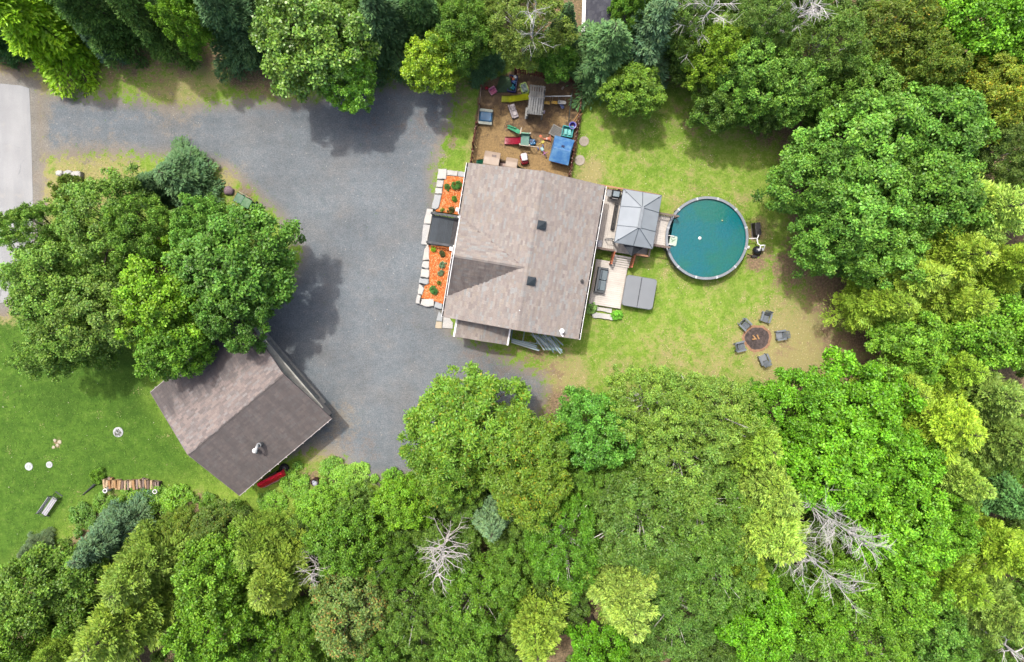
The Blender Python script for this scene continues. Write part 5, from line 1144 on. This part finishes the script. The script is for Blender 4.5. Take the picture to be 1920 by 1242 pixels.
T('birch',1290,40,60,9.5,(96,150,56),'birch at the top edge below the bare grey branches')
T('birch',1430,45,66,10,(96,148,60),'birch between the two bare trees at the top edge')
T('birch',1560,85,78,10,(104,160,58),'dense birch below the right bare tree at the top')
T('maple',1490,160,68,8.5,(90,160,60),'maple at the upper right corner of the lawn')
T('maple',1445,205,45,5,'dark','dark low maple tucked in the upper right lawn corner')
T('ash',1690,50,78,10,(120,162,60),'ash with orange shoots at the top right')
T('maple',1840,40,95,10.5,(96,184,30),'lush green maple at the top right, left of the corner')
T('maple',1930,90,60,10,(92,170,40),'maple cut by the right edge near the top')
T('ash',1740,125,64,10,(118,166,60),'ash between the lush top right maple and the large right hand canopy')
T('ash',1872,185,82,10.5,(160,190,78),'yellow ash with orange shoots at the right edge')
T('maple',1620,165,66,9,(96,164,56),'maple above the large right hand canopy')
# right hand wood
T('maple',1640,255,112,10.5,(92,170,66),'large maple at the top of the right hand canopy')
T('maple',1765,245,96,10.5,(86,164,66),'maple right of the largest one in the right hand canopy')
T('maple',1545,335,84,9.5,(88,164,72),'maple at the left tip of the right hand canopy, nearest the pool')
T('maple',1625,375,110,10.5,(88,168,62),'large maple in the middle of the right hand canopy')
T('maple',1745,365,98,11,(90,166,64),'maple right of centre in the right hand canopy')
T('maple',1568,435,74,9,(86,164,64),'maple at the lower left of the right hand canopy, shading the lawn')
T('maple',1665,470,82,9.5,(94,170,60),'maple at the lower end of the right hand canopy')
T('maple',1592,485,38,5,(70,150,60),'small low maple sprig at the shaded lawn edge on the right')
T('birch',1890,285,66,10,(112,150,66),'dull olive birch at the right edge beneath the yellow ash')
T('larch',1850,395,92,11,'yellow','tall yellow green larch at the right edge beside the canopy')
T('larch',1790,480,84,10.5,(176,198,66),'yellow green larch left of the tall one at the right edge')
T('larch',1715,520,78,9.5,(170,192,70),'yellow green larch bordering the lawn shade on the right')
T('larch',1665,570,64,8.5,(160,188,64),'leftmost yellow larch at the right lawn edge')
T('larch',1880,495,70,10.5,(170,196,60),'yellow larch at the right edge below the tall one')
T('larch',1800,570,66,9.5,(166,190,66),'larch between the bright maples and the yellow larches on the right')
T('maple',1715,650,78,8.5,(110,190,46),'bright maple at the right end of the fire pit lawn')
T('maple',1860,625,86,10,(106,188,40),'bright green maple at the right edge, level with the fire pit')
T('larch',1790,690,62,9,(158,196,62),'light larch right of the bright maple by the fire pit lawn')
T('larch',1695,735,62,8,(176,204,70),'slim yellow larch between fire pit lawn and large maple')
T('larch',1770,800,86,10.5,(178,206,62),'yellow larch slanting beside the large bright maple on the right')
T('larch',1850,740,78,9.5,'yolive','dull olive larch near the right edge, middle height')
T('larch',1895,830,76,9.5,'yolive','olive brown larch at the right edge, lower half')
T('larch',1800,900,56,9.5,'yellow','small yellow larch below the slanting one on the right')
T('maple',1510,768,84,9.5,(84,172,26),'bright maple just below the fire pit chairs')
T('maple',1610,775,108,10.5,(90,182,20),'largest bright green maple in the lower right wood')
T('maple',1560,880,106,10.5,(92,184,24),'bright green maple below the largest one in the lower right wood')
T('maple',1675,880,90,10.5,(94,186,26),'bright maple beside the slanting yellow larch')
T('maple',1412,745,30,4.5,'fresh','small maple at the lawn edge left of the fire pit trees')
T('birch',1225,765,92,9.5,(124,178,60),'pale birch at the lower lawn edge with white branches showing')
T('birch',1345,782,94,9.5,(132,188,66),'pale birch right of the first along the lower lawn edge')
T('birch',1285,855,104,10.5,(116,172,60),'broad pale birch behind the two at the lower lawn edge')
T('larch',1420,830,70,10,(158,196,70),'yellow green larch right of the pale birches')
T('maple',1120,815,84,8.5,(72,160,46),'rich green maple between the orange tipped ash and the birches')
T('ash',875,800,120,9.5,(104,178,44),'large orange tipped ash at the bottom of the gravel drive')
T('ash',972,850,102,9.5,(110,176,44),'orange tipped ash right of the largest one')
T('ash',835,870,88,9,(100,172,40),'orange tipped ash at the lower left of the group by the drive')
T('ash',1000,915,84,9.5,(112,172,46),'orange tipped ash at the lower right of the group by the drive')
T('maple',762,945,60,7,(106,184,30),'bright young maple left of the orange tipped ashes')
T('spruce',925,965,60,8.5,(98,142,104),'grey green spruce below the orange tipped ashes')
T('birch',1060,1030,86,10,(80,158,30),'dense bright birch below the orange tipped ashes')
T('birch',1215,985,108,10.5,(92,152,54),'large fine leaved birch in the lower middle of the wood')
T('birch',1325,960,92,10.5,(98,160,52),'fine leaved birch left of the yellow larch row')
T('birch',1345,1075,96,10.5,(90,156,50),'fine leaved birch below the yellow larch row')
T('larch',1450,920,72,11,'yellow','upper yellow larch of the pale row in the lower right wood')
T('larch',1445,1000,86,11.5,(176,204,86),'large yellow larch left of the bare white trees')
T('larch',1400,1065,50,9.5,(160,184,60),'small larch at the lower end of the pale row')
T('larch',1175,1140,74,11.5,(182,204,96),'isolated yellow larch star at the bottom centre')
T('larch',1005,1190,82,10.5,(158,178,66),'olive larch at the bottom, left of the yellow star')
T('maple',1130,1235,66,9,(86,180,24),'bright maple at the bottom edge below the yellow larch')
T('birch',1275,1165,84,10,(86,150,56),'fine leaved birch at the bottom edge right of the yellow larch')
T('maple',1425,1180,82,10,(88,182,20),'vivid green maple at the bottom edge right of centre')
T('maple',1530,1170,78,9.5,(92,176,30),'green maple below the bare white trees')
T('maple',1700,1000,96,10.5,(98,188,28),'bright maple right of the bare white trees')
T('maple',1600,1115,72,9,(92,164,40),'maple under the tips of the bare white trees')
T('maple',1690,1120,84,10,(100,182,40),'maple in the lower right wood, right of the bare white trees')
T('birch',1640,1210,84,10,(104,176,40),'birch at the bottom edge in the lower right')
T('larch',1790,1090,74,10,(150,186,56),'larch left of the yellow one near the bottom right corner')
T('spruce',1880,930,66,9.5,(84,158,84),'blue green spruce at the right edge in the lower half')
T('larch',1890,1040,74,10.5,(168,198,60),'yellow green larch at the right edge near the bottom')
T('maple',1780,985,58,9,(96,180,36),'maple between the bright one and the blue green spruce')
T('maple',1760,1190,72,9.5,(84,160,70),'blue green maple near the bottom right corner')
T('larch',1860,1150,72,9.5,'yolive','olive larch beside the bottom right corner')
T('maple',1930,1170,56,9.5,(90,160,50),'maple cut by the right edge at the bottom')
# bottom left
T('maple',70,1115,98,9.5,(82,142,40),'green maple in the bottom left at the end of the lawn')
T('maple',140,1090,70,8,(84,146,46),'smaller maple right of the first in the bottom left')
T('maple',10,1190,80,9.5,(86,150,30),'maple in the bottom left corner')
T('spruce',205,1015,70,7.5,(74,114,88),'grey blue spruce at the lower end of the left lawn')
T('spruce',60,1030,30,2.6,(90,112,84),'tiny grey bush spruce at the edge of the left lawn')
T('larch',255,1085,88,9.5,(138,160,66),'upper olive larch of the bottom left group')
T('larch',215,1180,108,10.5,(146,166,62),'largest olive larch at the bottom left')
T('larch',120,1215,66,9.5,(144,172,60),'olive larch at the bottom edge near the left corner')
T('maple',395,1090,82,9.5,(90,160,32),'bright maple between two olive larches at the bottom left')
T('maple',400,1190,94,10,(84,158,26),'bright maple at the bottom edge left of the yellowish larch')
T('larch',515,1085,84,10,(156,172,66),'yellowish larch left of the bare grey twigs at the bottom')
T('larch',480,1030,64,8,(132,158,62),'olive larch behind the yellowish one, nearer the garage')
T('ash',400,1000,58,5.5,(96,148,52),'low green ash just below the garage corner')
T('ash',345,1000,48,5,(110,156,44),'low light ash left of the garage corner below the weeds')
T('maple',610,960,54,5,(96,170,36),'low bright maple below the garage weeds and barrel')
T('maple',575,985,46,4,(84,150,40),'low maple right below the garage end')
T('maple',650,1020,74,8.5,(76,146,30),'green maple left of the bare grey spruce')
T('redtip',655,1150,88,9.5,(104,142,70),'maple speckled with red seeds at the bottom')
T('birch',775,1150,82,9,(92,152,44),'fine leaved birch between the red seeded maple and the centre')
T('birch',890,1130,86,9,(84,152,30),'green birch below the bare grey spruce')
T('birch',740,1060,58,8,(82,148,32),'green birch left of the bare grey spruce trunk')
T('maple',720,1225,60,8.5,'mid','maple at the bottom edge under the red seeded one')
T('maple',870,1225,66,9,'mid','maple at the bottom edge left of centre')
T('maple',560,1210,60,8,(84,150,34),'maple at the bottom edge right of the yellowish larch')
T('maple',960,1080,52,8,'mid','small maple right of the bare grey spruce')
# bare trees
def bare(px, py, rpx, h, var, mat, label, zc=.7, rz=None, hs=1):
    br, tr, R0, H0 = var; p = P(px, py, h*zc); rw = rpx/FOC*(CAM_H-h*zc)
    o = thing('bare_tree', label, 'tree', (p.x,p.y,0), rz if rz is not None else 0); o.scale = (rw/R0,rw/R0,h/H0)
    link('branches', br, o, mat); link('trunk', tr, o, mat)
bare(826,1050,62,11.5,deadtree(3, 2.6, 9, 46, (0,0), .15, .8, .3, 4),DEADG,'dead grey spruce with radiating bare branches at the bottom centre',.75)
bare(590,1060,44,9,deadtree(4, 2.4, 8, 36, (.05,0), .3, .55, .3, 5),DEADG,'bare grey twiggy tree right of the yellowish larch',.7)
DT = deadtree(5, 3.4, 10, 40, (0,0), 1.7, .5, .25, 11)
bare(1570,985,92,15,DT,DEADW,'bare white birch spreading over the lower right wood',.75)
bare(1525,1055,84,14.5,deadtree(6, 3.4, 10, 36, (0,0), 1.7, .5, .25, 11),DEADW,'second bare white birch below the first in the lower right wood',.75)
bare(1340,8,80,12,deadtree(7, 2.6, 10, 28, (0,0), 1.0, 0.5, .4, 9),DEADW,'bare grey tree at the top edge right of the spruces',.8)
bare(1520,5,78,12,deadtree(8, 2.6, 10, 24, (0,0), 1.2, 0.62, .4, 9),DEADW,'bare white tree with thick limb at the top edge',.8)
bare(1000,45,60,11.5,deadtree(9, 2.6, 9.5, 18, (0,0), .5, 0.43, .5, 5),DEADW,'bare pale twigs rising through the olive birch above the play yard',.8)
bare(1905,1225,50,11,deadtree(12, 2.6, 9.5, 14, (0,0), .6, 1.1, .5, 6),DEADW,'bare grey limbs in the bottom right corner',.75)
# understory that closes the gaps of the wood
rg_ = random.Random(77)
WP = np.array([(-60,-60),(1980,-60),(1980,1300),(-60,1300),(-60,1150),(120,1060),(240,990),(420,960),(640,960),(700,920),(860,900),(1080,850),(1200,760),(1420,740),(1660,680),(1680,600),(1600,480),(1500,330),(1490,190),(1300,140),(1100,80),(900,70),(700,80),(520,40),(300,10),(-60,20)], float); cnt = 0
for gx0 in np.arange(-40, 1970, 66):
    for gy0 in np.arange(-40, 1290, 66):
        x, y = gx0+rg_.uniform(-26,26), gy0+rg_.uniform(-26,26)
        if sdist(np.array([x]), np.array([y]), WP)[0] < 8: continue
        near = sorted((math.hypot(x-a, y-b)/c, lab, x-a, y-b) for a, b, c, lab in TREES)
        if near[0][0] < .6 or math.hypot(x-1125, y-10) < 75: continue
        w_ = near[0][1].split(); dx_, dy_ = near[0][2:]
        side_ = (['right','of'] if dx_ > 0 else ['left','of']) if abs(dx_) > abs(dy_) else (['below'] if dy_ > 0 else ['above'])
        T('maple', x, y, rg_.uniform(42,56), rg_.uniform(4.5,6), rg_.choice(['deep','mid','dark','oakg']), ' '.join((['low','tree']+side_+['the']+w_)[:16]), 'understory trees of the wood', reg=False); cnt += 1
# weeds and shrubs
SHR = [(178,895,13,.9,(92,160,36),'small round bush on the left lawn at the head of the black pipe'),(240,932,24,.8,(96,160,44),'leafy weed clump just below the woodpile'),(285,935,26,.8,(90,156,40),'leafy weed clump below the right end of the woodpile'),
 (195,945,22,.7,(84,150,40),'leafy weed clump left of the bare soil below the woodpile'),(150,975,26,1.0,(76,140,50),'dark leafy shrub at the lower edge of the left lawn'),(330,945,30,1.0,(100,170,36),'bright shrub between woodpile and garage corner'),
 (385,945,20,.8,(84,148,40),'shrub under the lower garage corner'),(510,945,24,.6,(96,166,40),'weed clump below the red plough blade'),(550,905,28,.7,(104,176,46),'weed clump left of the barrel'),(620,895,30,.7,(100,172,44),'weed clump right of the barrel'),
 (670,895,28,.6,(108,176,50),'weed clump at the bottom end of the gravel drive'),(585,940,28,.7,(92,160,40),'weed clump below the barrel'),(655,935,32,1.1,(96,166,40),'shrub below the end of the gravel drive'),(735,905,22,1.2,(96,172,40),'leafy shoot at the left foot of the orange tipped ashes'),
 (1108,578,11,.7,(150,214,120),'pale leafy hosta left of the flagstone steps'),(1158,592,10,.6,(110,210,60),'bright green hosta right of the flagstone steps'),(1080,772,10,.8,(80,150,60),'tiny shrub on bare soil below the right lawn'),(440,975,28,1.2,(90,150,44),'shrub below the garage roof tip'),
 (270,965,34,1.2,(86,146,42),'shrub at the foot of the grey blue spruce')]
for x, y, r_, h, c, lab in SHR: T('shrub', x, y, r_, h, c, lab)
BED = [(855.7,347.7,8.5,.5,(60,140,60),'largest green plant in the upper mulch bed'),(839,351.5,5.5,.4,(66,140,66),'green plant left of the largest one in the upper mulch bed'),(852.5,373.5,5,.35,(80,150,50),'small plant in the middle of the upper mulch bed'),(846,394.7,6,.4,(96,92,52),'reddish plant beside the steps in the upper mulch bed'),(830,394.7,3.6,.25,(120,150,60),'tiny pale plant by the steps in the upper mulch bed'),
 (812.8,468,4.6,.35,(140,206,40),'lime plant at the top of the lower mulch bed'),(829.4,476.8,5.5,.35,(92,96,66),'brownish plant at the top right of the lower mulch bed'),(830,497,6,.35,(110,150,130),'upper of two blue grey tufts in the lower mulch bed'),(826.5,512.3,5.4,.3,(110,148,128),'lower of two blue grey tufts in the lower mulch bed'),(824,531,4,.3,(130,140,60),'thin sparse plant in the lower mulch bed'),(813.5,544,7.5,.45,(52,136,70),'large green plant at the bottom of the lower mulch bed')]
for x, y, r_, h, c, lab in BED:
    o = T('shrub', x, y, r_, h, c, lab, 'plants in the mulch beds'); o.location.z = .28
# lawn tufts, stones on the gravel
def vnoise(X, Y, s, seed):
    g = np.random.RandomState(seed).rand(256, 256); x, y = X*s+999, Y*s+999; i, j = np.floor(x).astype(int), np.floor(y).astype(int); u, v = x-i, y-j
    u, v = u*u*(3-2*u), v*v*(3-2*v); f = lambda a, b: g[a % 256, b % 256]
    return (f(i,j)*(1-u)+f(i+1,j)*u)*(1-v)+(f(i,j+1)*(1-u)+f(i+1,j+1)*u)*v
g = np.random.RandomState(42); N = 150000
X, Y = g.uniform(-37,26,N), g.uniform(-20,22,N); tt = terr(X, Y)
grassy = (1-np.clip(tt['gravel']*1.6,0,1))*(1-tt['soil'])*(1-np.clip(tt['dirt'],0,1)*.95)
hx, hy = (X-HX)*math.cos(R(HA))+(Y-HY)*math.sin(R(HA)), -(X-HX)*math.sin(R(HA))+(Y-HY)*math.cos(R(HA))
ex = ((np.abs(hx) < 4.4)&(np.abs(hy) < 5.1))|((hx > 4)&(hx < 10.2)&(hy > 1)&(hy < 5.6))|((hx > 5.1)&(hx < 9.7)&(hy > -2.8)&(hy < .7))|(np.hypot(X-PX,Y-PY) < 2.95)|(np.hypot(X-fp.x,Y-fp.y) < 1.0)
gxl, gyl = (X+18.6)*math.cos(R(GA))+(Y+7.34)*math.sin(R(GA)), -(X+18.6)*math.sin(R(GA))+(Y+7.34)*math.cos(R(GA)); ex |= (np.abs(gxl) < 4.4)&(np.abs(gyl) < 4.5)
ex |= sdist(X, Y, ROAD) > -.1
k = (g.rand(N) < grassy*.8) & ~ex; X, Y = X[k], Y[k]; lush, dry = tt['lush'][k], tt['dry'][k]; n = len(X)
dn = np.clip((dry+(vnoise(X,Y,1.2,1)-.5)*1.2+(vnoise(X,Y,4,2)-.5)*.6-.35)*2.2, 0, 1)[:,None]
ga, gb, gd = (np.array(A(c)[:3]) for c in ((158,196,76),(106,150,50),(212,200,146)))
col = (ga*(1-lush[:,None])+gb*lush[:,None])*(1-dn)+gd*dn; col = col*np.clip(g.normal(1,.22,n),.5,1.6)[:,None]*1.05
c3 = np.stack([X,Y,np.full(n,.0)],1); az = g.uniform(0,6.28,n); ax = np.stack([np.cos(az),np.sin(az),g.uniform(.25,.7,n)],1); nr = np.stack([-np.cos(az)*.5,-np.sin(az)*.5,np.ones(n)],1)
V, Q, Cc = leaves(c3, ax, nr, g.uniform(.07,.15,n), g.uniform(.03,.07,n), col)
lg = link('lawn_grass', npmesh('lawn_grass', V, Q, Cc), None, M_attr('grass_blade', .8, .15)); tag(lg, 'short patchy grass blades covering the lawns and verges', 'grass', kind='stuff')
mb = MB(); r = random.Random(6); k = 0
while k < 260:
    x, y = r.uniform(-35,6), r.uniform(-10,18)
    if sdist(np.array([x]), np.array([y]), DRIVE)[0] > .4:
        s = r.uniform(.015,.04); mb.prism([(x+s*math.cos(a),y+s*.8*math.sin(a)) for a in (0,1.1,2.3,3.3,4.4,5.4)], 0, s*.8, s*.3); k += 1
st_ = part('loose_stones', mb, M((214,210,202), .9), None); tag(st_, 'scattered pale loose stones on the gravel drive', 'stones', kind='stuff')
print('trees', tn[0], 'understory', cnt, 'tufts', n)

# small flowers in the lawns
g = np.random.RandomState(5); n = 150; X, Y = g.uniform(-37,26,n*4), g.uniform(-20,22,n*4); d = np.maximum(sdist(X, Y, LAWN_R), sdist(X, Y, LAWN_L)); k = (d > .3); X, Y = X[k][:n], Y[k][:n]; n = len(X); mb = MB()
for x, y in zip(X, Y):
    s_ = random.Random(x).uniform(.015,.035); mb.prism([(x+s_*math.cos(a),y+s_*math.sin(a)) for a in (0,1.2,2.5,3.8,5)], .05, .07, .008)
tag(part('lawn_flowers', mb, M((236,234,206), .8, 1.4), None), 'tiny pale clover flowers dotted over the lawns', 'flowers', kind='stuff')
